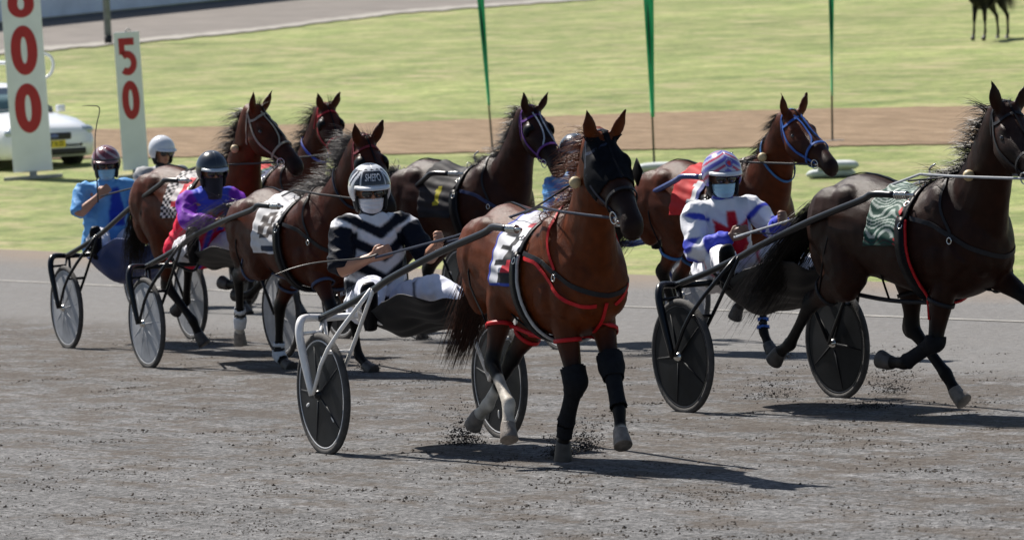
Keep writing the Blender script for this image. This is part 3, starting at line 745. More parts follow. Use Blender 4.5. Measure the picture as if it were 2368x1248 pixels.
        mb.ring(rings, cap=False)
    mb.tube([tl+V(.03, 0, .0), cp_[3], cp_[7]], [.035, .03, .015], 8, sub=3)
    mb.build('tail', mm if not spec.get('tail_col') else mat('tailhair_'+spec['hair_name'], spec['tail_col'], .45, var=.4, vs=40, spec=.5), root, recalc=False)
    # ---------------- harness
    br = hmat(*spec['bridle']); na = hmat(*spec.get('nose', spec['bridle']))
    mb = MB(); w1 = .018
    for s in (-1, 1):
        strap_mb(bv, [HP(-.05, .03, s*.085), HP(.06, -.02, s*.105), HP(.22, -.06, s*.10), HP(.36, -.06, s*.07), HP(.455, -.055, s*.058)], w1, mb=mb)
    strap_mb(bv, [HP(-.05, .03, -.085), HP(-.055, .085, 0), HP(-.05, .03, .085)], w1, mb=mb)
    mb.build('bridle', br, root, smooth=False)
    strap_mb(bv, [HP(.0, -.01, -.11), HP(.05, .05, -.10), HP(.05, .11, 0), HP(.05, .05, .10), HP(.0, -.01, .11)], .02).build('browband', br, root, smooth=False)
    loop_mb(bv, HP(.37, -.03, 0), hd, .018, rmax=.12, ref=hl).build('noseband', na, root, smooth=False)
    strap_mb(bv, [HP(-.05, .03, -.085), HP(.02, -.10, -.10), HP(.06, -.19, 0), HP(.02, -.10, .10), HP(-.05, .03, .085)], .014).build('throatlatch', br, root, smooth=False)
    if spec.get('face_straps'):
        mb = MB()
        for s in (-1, 1): strap_mb(bv, [HP(.02, .10, s*.03), HP(.15, .10, s*.02), HP(.28, .07, s*.03), HP(.37, .03, s*.06)], .012, mb=mb)
        mb.build('face_strap', hmat(*spec['face_straps']), root, smooth=False)
    bits = []
    for s in (-1, 1):
        b_ = HP(.465, -.062, s*.068); bits.append(b_)
        MB().torus(b_, .034, .0042, hl*s+hd*.2, 24, 6).build('bit_ring', steel, root)
    MB().tube([bits[0], bits[1]], .007, 8).build('mouth_bit', steel, root)
    if spec.get('blinkers'):
        for s in (-1, 1):
            mb = MB(); rings = []
            cc = HP(.16, .012, s*.088)
            for i in range(7):
                th = R(8+14*i); rg = []
                for j in range(18):
                    ph = 2*math.pi*j/18; rad = .062*math.sin(th)
                    rg.append(cc+hl*s*(.055*math.cos(th)-.008)+hu*rad*math.cos(ph)*1.05+hd*(rad*math.sin(ph)*1.1)+hd*-.01)
                rings.append(rg)
            b = len(mb.v); mb.ring(rings, cap=False)
            # open towards the muzzle: drop the front faces
            keep = []
            for f in mb.f:
                c_ = np.mean([mb.v[i] for i in f], axis=0)-cc
                if c_@hd < .030: keep.append(f)
            mb.f = keep; mb.f.append(tuple(range(18)))
            mb.build('blinker', leather, root, solid=.006)
    if spec.get('hood'):
        def mk(c):
            r = c-po; t = r@hd; u = r@hu; s = r@hl
            e = (np.hypot(t-.17, u-.0) < .038) & (np.abs(s) > .06)
            ear = (u > .105) & (np.abs(s) > .02) & (t < .02)
            return (t > -.05) & (t < .30+.3*np.minimum(0, u+.02)) & (u > -.10-.1*t) & ~ear & (np.abs(s) < .14) & (c[:, 0] > .6)
        shell(body, mk, .006, 'hood', mat('black_hood', (.005, .006, .009), .7, var=.3, vs=30, spec=.06), root)
        mb = MB().box(HP(.19, .01, .150), (.055, .004, .06), np.stack([hd, hl, hu], 1)); mb.build('side_blinker', leather, root, bevel=.003)
    # overcheck along the crest to the saddle, ball on the neck
    strap_mb(bv, [HP(.30, .075, 0), HP(.1, .1, 0), HP(-.05, .09, 0)], .012).build('overcheck', leather, root, smooth=False)
    if spec.get('ball'):
        s = -1; t = spec['ball']; c_ = nb*(1-t)+po*t; p = ray(bv, c_, V(0, s, .35), .3)+V(0, s*.03, .015)
        MB().ell(p, (.035, .035, .035), n=16, m=10).build('neck_ball', ball_m, root)
        MB().tube([p, V(.25, -.22, 1.50)], .006, 6).build('head_pole', leather, root)
    # saddle pad, girth
    sc_ = hmat(*spec.get('trim', ((.006, .006, .008), 'black')))
    ctr = V(.25, 0, 1.15)
    loop_mb(bv, ctr, V(1, 0, .12), .075, rmax=.5, a0=-115, a1=115, off=.018, th=.02, n=40, ref=V(0, -1, 0)).build('saddle_pad', leather, root)
    loop_mb(bv, ctr+V(.043, 0, 0), V(1, 0, .12), .012, rmax=.5, a0=-112, a1=112, off=.022, th=.016, n=40, ref=V(0, -1, 0)).build('pad_trim', sc_, root)
    loop_mb(bv, ctr, V(1, 0, .05), .05, rmax=.5, off=.008, n=40).build('girth', leather, root)
    strap_mb(bv, [V(.25, 0, 1.50), V(0, 0, 1.47), V(-.4, 0, 1.55), V(-.70, 0, 1.43)], .022, mb=None).build('back_strap', leather, root, smooth=False)
    for s in (-1, 1):
        p = ray(bv, ctr, V(0, s*.35, 1), .5)+V(0, 0, .035); MB().torus(p, .026, .004, V(1, 0, 0), 20, 6).build('terret', steel, root)
    MB().tube([V(.22, 0, 1.50), V(.21, 0, 1.56), V(.26, 0, 1.59)], .007, 6, sub=3).build('check_hook', steel, root)
    # breast straps
    bc = hmat(*spec.get('breast', ((.006, .006, .008), 'black')))
    mb = MB()
    for s in (-1, 1): strap_mb(bv, [V(.28, s*.27, 1.28), V(.45, s*.27, 1.24), V(.60, s*.22, 1.16), V(.76, s*.12, 1.06), V(.83, 0, 1.02)], .028, mb=mb, snap=.12)
    mb.build('breast_collar', hmat(*spec.get('collar', ((.006, .006, .008), 'black'))), root, smooth=False)
    mb = MB()
    for s in (-1, 1): strap_mb(bv, [V(.46, s*.06, 1.56), V(.52, s*.22, 1.35), V(.60, s*.23, 1.18)], .016, mb=mb, snap=.12)
    mb.build('neck_strap', bc, root, smooth=False)
    if spec.get('chest_straps'):
        mb = MB()
        strap_mb(bv, [V(.30, -.30, 1.26), V(.44, -.29, 1.22), V(.54, -.26, 1.12), V(.68, -.2, 1.0), V(.80, -.06, .96)], .022, mb=mb, snap=.12)
        strap_mb(bv, [V(.80, .06, .96), V(.76, .16, 1.08)], .02, mb=mb, snap=.12)
        strap_mb(bv, [V(.82, -.0, .97), V(.80, .0, .90), V(.74, 0, .84), V(.62, 0, .80)], .02, mb=mb, snap=.12)
        mb.build('chest_strap', hmat(*spec['chest_straps']), root, smooth=False)
    if spec.get('neck_band'):
        c_ = nb*.5+po*.5; loop_mb(bv, c_, nrm(po-nb)+V(0, 0, -.25), .022, rmax=.32, off=.012, n=36).build('neck_band', hmat(*spec['neck_band']), root)
    # number cloth
    if spec.get('cloth'):
        x0, x1 = spec.get('cloth_x', (-.17, .20)); rows = []; cf = spec['cloth']; cols = []
        nx, nf = 46, 150; am = spec.get('cloth_am', 103)
        for i in range(nx):
            x = x0+(x1-x0)*i/(nx-1); r = []; u = i/(nx-1)
            for j in range(nf):
                f = R(-am+2*am*j/(nf-1)); c_ = V(x+.03*math.cos(f), 0, 1.12); d = V(0, math.sin(f), math.cos(f)); p = ray(bv, c_, d, .5)
                fl = .010+.006*math.sin(9*u+7*f)+.004*math.sin(23*f+u*5); r.append(p+d*fl)
                s = 1 if f > 0 else -1; cols.append(cf(u, (am-abs(math.degrees(f)))/am, s))
            rows.append(r)
        mb = MB().grid(rows); ca_ = np.array(cols)
        mb.build('number_cloth', mat('saddle_cloth', (1, 1, 1), .7, var=.08, vs=20, attr=True, spec=.2), root, colfn=lambda c: ca_, solid=.005, recalc=False)
    # hopples: a loop on each limb and a line along each side
    if spec.get('hopple'):
        hm = hmat(*spec['hopple']); hang = []
        for q in ('fl', 'fr', 'hl', 'hr'):
            j = J[q]; t = .42 if q[0] == 'f' else .52; c_ = j[1]+(j[2]-j[1])*t; ax = j[2]-j[1]
            loop_mb(bv, c_, nrm(nrm(ax)+V(.25 if q[0] == 'h' else -.2, 0, 0)), .024, rmax=.12, off=.006, th=.008, n=30, minr=.06).build('hopple_loop', hm, root)
            hang.append(c_)
        for s, f_, h_ in ((1, 0, 2), (-1, 1, 3)):
            a_, b_ = hang[f_]+V(-.08, -s*.05, -.01), hang[h_]+V(.10, -s*.03, .0)
            MB().tube([a_, (a_+b_)/2+V(0, 0, -.02), b_], [.014, .014, .014], 8, sub=5).build('hopple_line', hmat(*spec.get('hopple_line', ((.02, .02, .025), 'black'))), root)
            MB().tube([(a_+b_)/2+V(0, 0, -.02), V(-.05, s*.20, .92), V(-.02, s*.27, 1.1)], .007, 6, sub=4).build('hopple_hanger', leather, root)
            MB().tube([b_+V(-.1, s*.1, 0), V(-.45, s*.27, 1.15), V(-.42, s*.12, 1.42)], .006, 6, sub=4).build('loin_strap', leather, root)
    for q, t0, t1, which, off, m, *nm_ in spec.get('boots', ()):
        j = J[q]; i0 = {'cannon': 2, 'knee': 1, 'pastern': 3}[which]
        def mk(c):
            d, t = segdist(c, j[i0], j[i0+1]); return (d < .085) & (t > t0) & (t < t1)
        shell(body, mk, off, nm_[0] if nm_ else 'leg_boot' if which != 'knee' else 'knee_boot', m, root, solid=.006)
    for q in spec.get('bandages', ()):
        j = J[q]; ax = nrm(j[4]-j[3])
        for i, m in enumerate(spec['bandage_mats']):
            c_ = j[3]+ax*(-.075+.04*i); loop_mb(bv, c_, ax, .04, rmax=.075, off=.004+.001*(i % 2), th=.007, n=24).build('bandage', m, root)
    for x_, s_, r_ in ((.25, -.95, 1), (.25, -.35, 1), (.60, -.85, 0), (.25, .6, 1)):
        c_ = V(x_, 0, 1.12); d_ = V(0, s_, .35 if r_ else .05); p_ = ray(bv, c_, d_, .5)+nrm(d_)*.036*(1 if r_ else .5)
        MB().torus(p_, .019, .0042, nrm(d_), 16, 6).build('buckle', steel, root)
    # reins to the driver's hands (world points given)
    for s, b_ in zip((-1, 1), bits):
        hand = spec.get('hands', {}).get(s)
        if hand is None: continue
        h_ = unplace(hand, *TF); tr = V(.25, s*.12, 1.535)
        p = [b_, b_*.75+tr*.25+V(0, s*.03, 0), b_*.4+tr*.6+V(0, s*.05, 0), tr, tr*.5+h_*.5+V(0, 0, -.02), h_]
        q_ = [p[i]+(p[i+1]-p[i])*t/8 for i in range(len(p)-1) for t in range(8)]+[p[-1]]; mb = MB(); rings = []
        for i, c_ in enumerate(q_):
            t = nrm(q_[min(i+1, len(q_)-1)]-q_[max(i-1, 0)]); sd = nrm(np.cross(t, V(0, 1, .0))); o = np.cross(sd, t)
            rings.append([c_+sd*.008+o*.0015, c_-sd*.008+o*.0015, c_-sd*.008-o*.0015, c_+sd*.008-o*.0015])
        mb.ring(rings).build('rein', hmat(*spec.get('rein', ((.03, .03, .035), 'rein'))), root)
    root['_'] = 0; del root['_']
    return root, TF, J
# ------------------------------------------------------------------ sulkies
SK = {'S1': (-.61, 27.38, 26.), 'S2': (1.5, 29.16, 29.), 'S3': (-2.31, 36.63, 26.), 'S4': (-3.23, 39.97, 26.), 'S5': (-3.07, 45.67, 28.), 'S6': (-.92, 39.29, 28.), 'S7': (.83, 36.18, 28.)}
blackpipe = mat('black_tube', (.004, .006, .010), .30, var=.1, vs=6, spec=.3, coat=.06)
whitepipe = mat('white_tube', (.82, .81, .80), .35, var=.12, vs=9, coat=.3)
bluepipe = mat('blue_tube', (.025, .05, .20), .3, var=.1, vs=6, coat=.4)
dusty = mat('dusty_tyre', (.055, .053, .052), .85, var=.35, vs=18, bump=.3, bs=80)
rimw = mat('rim_line', (.55, .56, .58), .4, var=.15, vs=10)
disc_d = mat('dark_disc', (.010, .012, .016), .5, var=.35, vs=9, spec=.2)
disc_w = mat('pale_disc', (.36, .375, .40), .6, var=.18, vs=9, spec=.25)
disc_b = mat('black_disc', (.007, .008, .010), .6, var=.4, vs=12, spec=.15)
def make_sulky(key, label, fm, disc, htf, shaftm, apron=None, rim=rimw, tip_z=1.42):
    X, Y, a = SK[key]; root = empty('sulky', label, 'racing sulky', 'racing sulkies behind the horses', X, Y, a)
    for s in (-1, 1):
        c = V(0, s*.56, .352); ax = V(0, 1, 0)
        mb = MB(); rings = []
        for r_, w_ in ((.012, .030), (.05, .028), (.12, .021), (.29, .012), (.312, .012)):
            rings.append((r_, w_))
        prof = [(r_, w_) for r_, w_ in rings]+[(r_, -w_) for r_, w_ in rings[::-1]]
        rg = []
        for j in range(48):
            t = 2*math.pi*j/48; d = V(math.cos(t), 0, math.sin(t)); rg.append([c+d*r_+ax*w_ for r_, w_ in prof])
        b = len(mb.v); n = len(prof)
        for r in rg: mb.v.extend([tuple(p) for p in r])
        for j in range(48):
            k2 = (j+1) % 48
            for i in range(n-1): mb.f.append((b+j*n+i, b+j*n+i+1, b+k2*n+i+1, b+k2*n+i))
        ph0 = random.uniform(0, 1)
        for q in range(5 if disc is not disc_w else 9):
            t = 2*math.pi*(q+ph0)/(5 if disc is not disc_w else 9); d = V(math.cos(t), 0, math.sin(t))
            for e in (-1, 1): mb.tube([c+d*.04+ax*e*.024, c+d*.15+ax*e*.017, c+d*.285+ax*e*.010], [.010, .0085, .005] if disc is not disc_w else [.006, .005, .003], 6)
        if disc is not disc_w:      # three small pale windows in the disc
            for q in (.1, .43, .77):
                t = 2*math.pi*(q+ph0); d = V(math.cos(t), 0, math.sin(t)); M = np.stack([d, ax, np.cross(d, ax)], 1)
                mw = MB()
                for e in (-1, 1): mw.ell(c+d*.20+ax*e*.0175, (.028, .003, .011), M, 8, 4)
                mw.build('_w', None, link=False) if False else None
                mb_w = mw
                if q == .1: WN = mw
                else: b_ = len(WN.v); WN.v += mw.v; WN.f += [tuple(i+b_ for i in f) for f in mw.f]
        wh = mb.build('wheel', disc, root)
        MB().torus(c, .331, .0225, ax, 56, 10, sx=.9).build('tyre', dusty, wh)
        MB().torus(c+ax*.0, .308, .0075, ax, 56, 6, sx=2.2).build('rim_ring', rim, wh)
        MB().tube([c-ax*.055, c-ax*.03, c+ax*.03, c+ax*.055], [.018, .030, .030, .018], 16).build('hub', steel if disc is not disc_d else blackpipe, wh)
        if disc is disc_d: WN.build('disc_window', rimw, wh)
    H = lambda p: unplace(place(p, *htf), X, Y, a)
    shr = {}
    for s in (-1, 1):
        tip = H((.26, s*.335, tip_z)); bend = H((.02, s*.345, tip_z+.005)); st = V(-.20, s*.47, .775)
        kink = V(.62, s*.44, .99)
        P_ = [st, V(.2, s*.46, .865), kink-V(.1, 0, .035), kink+V(.12, 0, .03), kink*.45+bend*.55+V(0, 0, .005), bend-V(.07, 0, .03), bend+V(.05, 0, .003), tip]
        shr[s] = P_
        sh = MB().tube(P_, [.0205]*len(P_), 12, sub=4).build('shaft', shaftm, root)
        q = MB(); d = nrm(tip-bend)
        for i in range(6): q.torus(tip+d*(.0+.017*i), .019, .0055, d, 14, 6)
        q.tube([tip-d*.02, tip+d*.14], .010, 8); q.build('shaft_coupling', steel, sh)
        # outer fork over the wheel
        f = [V(0, s*.632, .352), V(-.055, s*.642, .54), V(-.10, s*.645, .69), V(-.135, s*.62, .765), V(-.17, s*.57, .785), V(-.20, s*.47, .78), V(-.21, s*.3, .775)]
        MB().tube(f, [.018, .023, .025, .025, .023, .021, .019], 12, sub=4).build('outer_fork', fm, root)
        top = V(.50, s*.452, .955)
        mb = MB().tube([V(.01, s*.628, .36), V(.19, s*.60, .62), top], [.0115, .0125, .0125], 8, sub=3).tube([V(.0, s*.495, .352), V(.24, s*.47, .62), top+V(.03, 0, .0)], [.0115]*3, 8, sub=3)
        mb.tube([V(.175, s*.602, .60), V(.21, s*.475, .60)], .011, 8).tube([V(-.11, s*.64, .70), V(-.08, s*.52, .705), V(-.2, s*.46, .76)], .0105, 8)
        mb.build('wheel_stay', fm, root)
        MB().tube([V(0, s*.50, .352), V(-.2, s*.44, .77)], .012, 8).build('inner_fork', fm, root)
        # stirrup for the boot
        MB().tube([V(.20, s*.45, .87), V(.24, s*.36, .78), V(.26, s*.26, .74), V(.30, s*.22, .80)], .011, 8, sub=3).build('stirrup', fm, root)
    MB().tube([V(-.205, -.47, .775), V(-.205, .47, .775)], .0195, 12).tube([V(-.42, -.16, .79), V(-.20, -.22, .75), V(.20, -.40, .84)], .012, 8, sub=3).tube([V(-.42, .16, .79), V(-.20, .22, .75), V(.20, .40, .84)], .012, 8, sub=3).build('crossbar', fm, root)
    MB().tube([V(.60, -.44, .985), V(.63, 0, .90), V(.60, .44, .985)], .0, 8) if False else None
    mb = MB(); rings = []
    for x, w_, z in ((-.58, .10, .86), (-.56, .15, .80), (-.42, .17, .782), (-.26, .165, .79), (-.20, .12, .80)):
        rings.append([V(x, w_*math.cos(t), z+(.022 if math.sin(t) > 0 else -.016)*abs(math.sin(t))+.02*math.cos(t)**2) for t in np.linspace(0, 2*math.pi, 20, endpoint=False)])
    mb.ring(rings).build('seat', leather, root)
    if apron:
        m, x0, x1, sag, win = apron; rows = []
        for i in range(26):
            u = i/25; x = x0+(x1-x0)*u; r = []; ztop = np.interp(x, [0, .2, .42, .62, .95], [.78, .81, .925, .95, .97])-.01
            for j in range(27):
                v_ = -1+2*j/26; y = v_*.37*(1-.1*u); bow = (1-abs(v_)**2.6)
                z = ztop-.03-sag*bow*math.sin(math.pi*min(1, .22+u*.70))**.8+.012*math.sin(9*u+5*v_)+.008*math.sin(21*u-13*v_)*bow
                r.append(V(x, y, z))
            rows.append(r)
        MB().grid(rows).build('apron', m, root, solid=.004)
    return root
# ------------------------------------------------------------------ drivers
skin = mat('skin', (1, 1, 1), .5, var=.06, vs=14, attr=True, spec=.4)
lens = mat('dark_lens', (.008, .008, .010), .08, var=.05, spec=.9)
silk = mat('race_silk', (1, 1, 1), .6, var=.07, vs=10, attr=True, spec=.15, bump=.15, bs=70)
trouser_m = mat('white_trousers', (1, 1, 1), .65, var=.07, vs=10, attr=True, sheen=.2)
padm = mat('helmet_lining', (.012, .012, .014), .8)
def fist(mb, wr, fd, curl, lat, s):
    """palm and five fingers closed on the reins; fd forearm direction, curl = side the fingers close to, lat = towards the thumb"""
    fd = nrm(fd); lat = nrm(lat-fd*(lat@fd)); curl = np.cross(fd, lat)*(1 if np.cross(fd, lat)@curl > 0 else -1)
    mb.tube([wr-fd*.02, wr+fd*.02, wr+fd*.055, wr+fd*.085], [(.022, .027), (.020, .034), (.018, .041), (.015, .038)], 12, side=lat, sub=2)
    for i, (o, l_) in enumerate(((.030, .95), (.010, 1.05), (-.010, 1.), (-.029, .82))):
        b = wr+fd*.082+lat*o
        p = [b-fd*.01, b+fd*.026*l_+curl*.008, b+fd*.030*l_+curl*.034, b+fd*.006+curl*.044, b-fd*.018*l_+curl*.034]
        mb.tube(p, [.0105, .0102, .0095, .0088, .0078], 8, sub=2)
    b = wr+fd*.025+lat*.034
    mb.tube([b-lat*.012, b+lat*.012+fd*.018+curl*.012, b+fd*.048+lat*.006+curl*.030, b+fd*.062-lat*.014+curl*.040], [.014, .0125, .0115, .0095], 8, sub=2)
def make_person(key, label, J, spec):
    X, Y, a = SK[key]; X, Y = (place((spec.get('dx', 0), 0, 0), X, Y, a))[:2]
    root = empty('person', label, 'person', 'drivers seated on the sulkies', X, Y, a); TF = (X, Y, a)
    j = {k: V(*p) for k, p in J.items()}; lp = lambda p, q, t: p+(q-p)*t
    hip, neck, head = j['hip'], j['neck'], j['head']; ch = lp(hip, neck, .62)+V(-.02, 0, 0); up = nrm(neck-hip)
    yaw = R(spec.get('yaw', 0)); pit = R(spec.get('pitch', 8)); fw = V(math.cos(yaw)*math.cos(pit), math.sin(yaw)*math.cos(pit), -math.sin(pit)); lt = nrm(np.cross(V(0, 0, 1), fw)); hu = np.cross(fw, lt)
    HM = np.stack([fw, lt, hu], 1)
    def HP(f, l, u): return head+fw*f+lt*l+hu*u
    mb = MB()
    mb.tube([hip-up*.08, hip, lp(hip, neck, .35), ch, lp(hip, neck, .88), neck-up*.01], [(.10, .155), (.115, .165), (.105, .14), (.12, .17), (.09, .16), (.06, .07)], 18, side=(0, 1, 0), sub=3)
    mb.tube([neck-up*.03, lp(neck, head, .4)+fw*.005, head-hu*.05-fw*.01], [.062, .056, .056], 14, sub=2)
    mb.ell(HP(-.008, 0, .02), (.094, .074, .105), HM, 20, 14); mb.ell(HP(.03, 0, -.035), (.058, .056, .072), HM, 16, 10)
    mb.ell(HP(.062, 0, -.082), (.024, .028, .022), HM)                                        # chin
    mb.tube([HP(.082, 0, .012), HP(.098, 0, -.012), HP(.105, 0, -.028)], [.009, .011, .015], 8, sub=2)   # nose
    mb.ell(HP(.082, 0, -.058), (.014, .026, .009), HM)                                        # lips
    for s in (-1, 1):
        mb.ell(HP(-.005, s*.075, -.005), (.018, .008, .030), HM); mb.ell(HP(.062, s*.036, .0), (.024, .022, .018), HM)
        sh, el, ha = j['sh'+'lr'[s < 0]], j['el'+'lr'[s < 0]], j['ha'+'lr'[s < 0]]
        mb.tube([lp(neck, sh, .5)-up*.04, sh, lp(sh, el, .5), el], [.055, .060, .050, .043], 12, sub=3)
        fd = nrm(ha-el); mb.tube([el, lp(el, ha, .3), lp(el, ha, .75), ha], [.043, .044, .032, .027], 12, sub=3)
        fist(mb, ha, fd, V(0, -s*.8, -.5), V(.1, 0, 1), s)
        kn, ft = j['kn'+'lr'[s < 0]], j['ft'+'lr'[s < 0]]; hp = hip+V(.02, s*.09, -.03)
        mb.tube([hp, lp(hp, kn, .5), kn, lp(kn, ft, .35), lp(kn, ft, .85), ft], [.085, .074, .055, .052, .038, .036], 12, sub=3)
        _t = nrm(spec.get('toe', V(.045, -.02, .16))); mb.tube([ft-_t*.02, ft+_t*.05, ft+_t*.12], [.028, .024, .018], 8, sub=2)
    sk = np.array(spec.get('skin', (.44, .225, .145)))
    def colf(c):
        out = np.tile(sk, (len(c), 1)); r = c-head; f_ = r@fw; u_ = r@hu; l_ = r@lt
        lipm = (np.abs(u_+.058) < .008) & (f_ > .075) & (np.abs(l_) < .024); out[lipm] *= (.9, .6, .6)
        brow = (np.abs(u_-.028) < .006) & (f_ > .06) & (np.abs(l_) > .014) & (np.abs(l_) < .048); out[brow] = (.05, .03, .02)
        out *= (.92+.16*(nz(c, 20, 2)*.5+.5))[:, None]; return out
    remesh(mb, 'body', spec.get('voxel', .0075), 1, .4, skin, root, None, colf)
    hair = MB().ell(HP(-.02, 0, .025), (.092, .080, .10), HM, 18, 12).build('hair', mat('dark_hair', (.03, .02, .014), .7), root)
    for s in (-1, 1): MB().ell(HP(.080, s*.032, .008), (.010, .014, .009), HM, 10, 6).build('eye', eye_m, root)
    # jacket
    mb = MB(); B = spec.get('bulk', 1.)
    mb.tube([hip-up*.06-V(.01, 0, 0), hip+up*.02, lp(hip, neck, .3), ch, lp(hip, neck, .86), neck+up*.005], [(.135*B, .185*B), (.15*B, .192*B), (.14*B, .176*B), (.145*B, .190), (.105, .155), (.060, .074)], 22, side=(0, 1, 0), sub=3)
    for s in (-1, 1):
        q = 'lr'[s < 0]; sh, el, ha = j['sh'+q], j['el'+q], j['ha'+q]; fd = nrm(ha-el)
        mb.tube([lp(neck, sh, .4)-up*.04, sh, lp(sh, el, .45), lp(sh, el, .8)], [.060, .070, .067, .064], 14, sub=3)
        if spec.get('sleeve', 'long') == 'long': mb.tube([lp(sh, el, .7), el, lp(el, ha, .35), lp(el, ha, .8), lp(el, ha, .97)], [.067, .068, .060, .045, .034], 14, sub=3)
        else: mb.tube([lp(sh, el, .7), lp(sh, el, .97)], [.068, .066], 14, sub=2)
    cf = spec['jacket']
    arms = [(j['sh'+q], j['el'+q], j['ha'+q]) for q in 'lr']
    def info(c):
        dt, tt = segdist(c, hip, neck); da = np.full(len(c), 9.); ta = np.zeros(len(c))
        for k_, (sh, el, ha) in enumerate(arms):
            d1, t1 = segdist(c, sh, el); d2, t2 = segdist(c, el, ha); dd = np.minimum(d1, d2); t_ = np.where(d1 < d2, t1, 1+t2); m = dd < da; da = np.where(m, dd, da); ta = np.where(m, t_, ta)
        along = (c-neck)@up
        return along, c[:, 1]-neck[1], ta, (da < dt*.62)&(da < .088), c[:, 0]-ch[0]
    def jdisp(c, n):
        q = np.array([noise.noise(Vector((p[0]*7+spec['seed'], p[1]*7, p[2]*5))) for p in c])
        q2 = 1-2*np.abs(np.array([noise.noise(Vector((p[0]*11+p[2]*7, p[1]*12+spec['seed'], p[2]*13))) for p in c]))
        return c+n*(.012*q+.013*q2)[:, None]
    remesh(mb, 'jacket', spec.get('voxel', .0075)+.001, 2, .5, silk, root, jdisp, lambda c: cf(*info(c), c))
    # trousers
    mb = MB(); mb.ell(hip+V(0, 0, -.035), (.14, .185, .10), n=18, m=10)
    for s in (-1, 1):
        q = 'lr'[s < 0]; kn, ft = j['kn'+q], j['ft'+q]; hp = hip+V(.0, s*.09, -.03)
        mb.tube([hp, lp(hp, kn, .5), kn, lp(kn, ft, .4), lp(kn, ft, .8)], [.105, .093, .075, .066, .048], 14, sub=3)
    tc = np.array(spec.get('trousers', (.70, .70, .76))); tl = spec.get('piping')
    def tcol(c):
        o = np.tile(tc, (len(c), 1))
        if tl is not None:
            for q in 'lr':
                d, t = segdist(c, hip, j['kn'+q]); m = (np.abs(t-.80) < .03) & (d < .14); o[m] = tl
        return o
    remesh(mb, 'trousers', .010, 2, .5, trouser_m, root, jdisp, tcol)
    for s in (-1, 1):
        q = 'lr'[s < 0]; kn, ft = j['kn'+q], j['ft'+q]; d = nrm(ft-kn)
        bm = MB().tube([lp(kn, ft, .74), lp(kn, ft, .9), ft+d*.01], [.046, .045, .044], 12, sub=2)
        toe = spec.get('toe', V(.045, -.02, .16)); tv = nrm(toe)
        bm.tube([ft-tv*.09, ft-tv*.05, ft+tv*.06, ft+tv*.15, ft+tv*.19], [(.036, .036), (.046, .042), (.044, .050), (.040, .052), (.018, .032)], 12, side=(0, 1, 0), sub=2)
        bt = bm.build('boot', leather, root)
    # helmet: a shell cut square at the brow and deep over the ears
    Rr = (.142, .119, .132); hc = HP(-.008, 0, .032); rows = []; nA = 96; nT = 40
    for i in range(nA+1):
        az = 2*math.pi*i/nA; fr = math.cos(az); tm = R(80+50*float(sstep(-fr, -.62, -.25)))
        r = []
        for k_ in range(nT+1):
            th = .02+tm*k_/nT; r.append(hc+HM@V(Rr[0]*math.sin(th)*math.cos(az), Rr[1]*math.sin(th)*math.sin(az), Rr[2]*math.cos(th)))
        rows.append(r)
    hcf = spec['helmet']
    hs = MB().grid(rows).build('helmet', mat('helmet_shell', (1, 1, 1), .22, var=.04, vs=5, attr=True, coat=.5), root, solid=.012,
        colfn=lambda c: hcf((c-hc)@fw/Rr[0], (c-hc)@lt/Rr[1], (c-hc)@hu/Rr[2]), recalc=False)
    rows = []
    for i in range(17):
        az = R(-58+116*i/16); e = hc+HM@V(Rr[0]*math.cos(az)*.985, Rr[1]*math.sin(az)*.985, .020); o = nrm(e-hc); ln = .052*math.cos(az*1.45)**.6 if abs(az*1.45) < 1.57 else 0
        rows.append([e, e+HM@V(ln*.5, math.sin(az)*ln*.3, -.006), e+HM@V(ln, math.sin(az)*ln*.5, -.020)])
    MB().grid(rows).build('visor', mat('visor_'+spec.get('visor_name', 'white'), spec.get('visor', (.72, .74, .78)), .3), hs, solid=.006)
    for s in (-1, 1): MB().tube([HP(.0, s*.088, -.02), HP(.005, s*.086, -.075), HP(-.01, s*.078, -.10)], [(.045, .016), (.042, .014), (.02, .01)], 12, side=lt, sub=3).build('ear_pad', padm, hs)
    MB().tube([HP(.0, -.088, -.04), HP(.035, -.070, -.095), HP(.055, 0, -.122), HP(.035, .070, -.095), HP(.0, .088, -.04)], [(.003, .010)]*5, 6, side=fw, sub=4).build('chin_strap', leather, hs)
    if spec.get('helmet_text'):
        tm = text_mesh(spec['helmet_text'], .052, .0008); 
        for v_ in tm.vertices:
            x_, y_ = v_.co.x*.66, v_.co.y*1.25; az = x_/Rr[1]*1.0+spec.get('text_az', 0); el_ = .50+y_/Rr[2]*.95
            p = hc+HM@V(Rr[0]*1.058*math.cos(az)*math.cos(el_), Rr[1]*1.064*math.sin(az)*math.cos(el_), Rr[2]*1.055*math.sin(el_)); v_.co = p
        tm.materials.append(white); o = bpy.data.objects.new('helmet_lettering', tm); C.objects.link(o); o.parent = hs
    gm = MB()
    for s in (-1, 1): gm.ell(HP(.094, s*.034, .002), (.012, .033, .024), np.stack([nrm(fw+lt*s*.35), nrm(lt-fw*s*.35), hu], 1), 14, 8)
    gl_ = gm.build('sunglasses', lens, root)
    MB().tube([HP(.01, -.083, .014), HP(.078, -.052, .020), HP(.098, 0, .016), HP(.078, .052, .020), HP(.01, .083, .014)], .0032, 6, sub=4).build('spectacle_frame', mat('gilt_frame', (.10, .08, .05), .3, metal=.6), gl_)
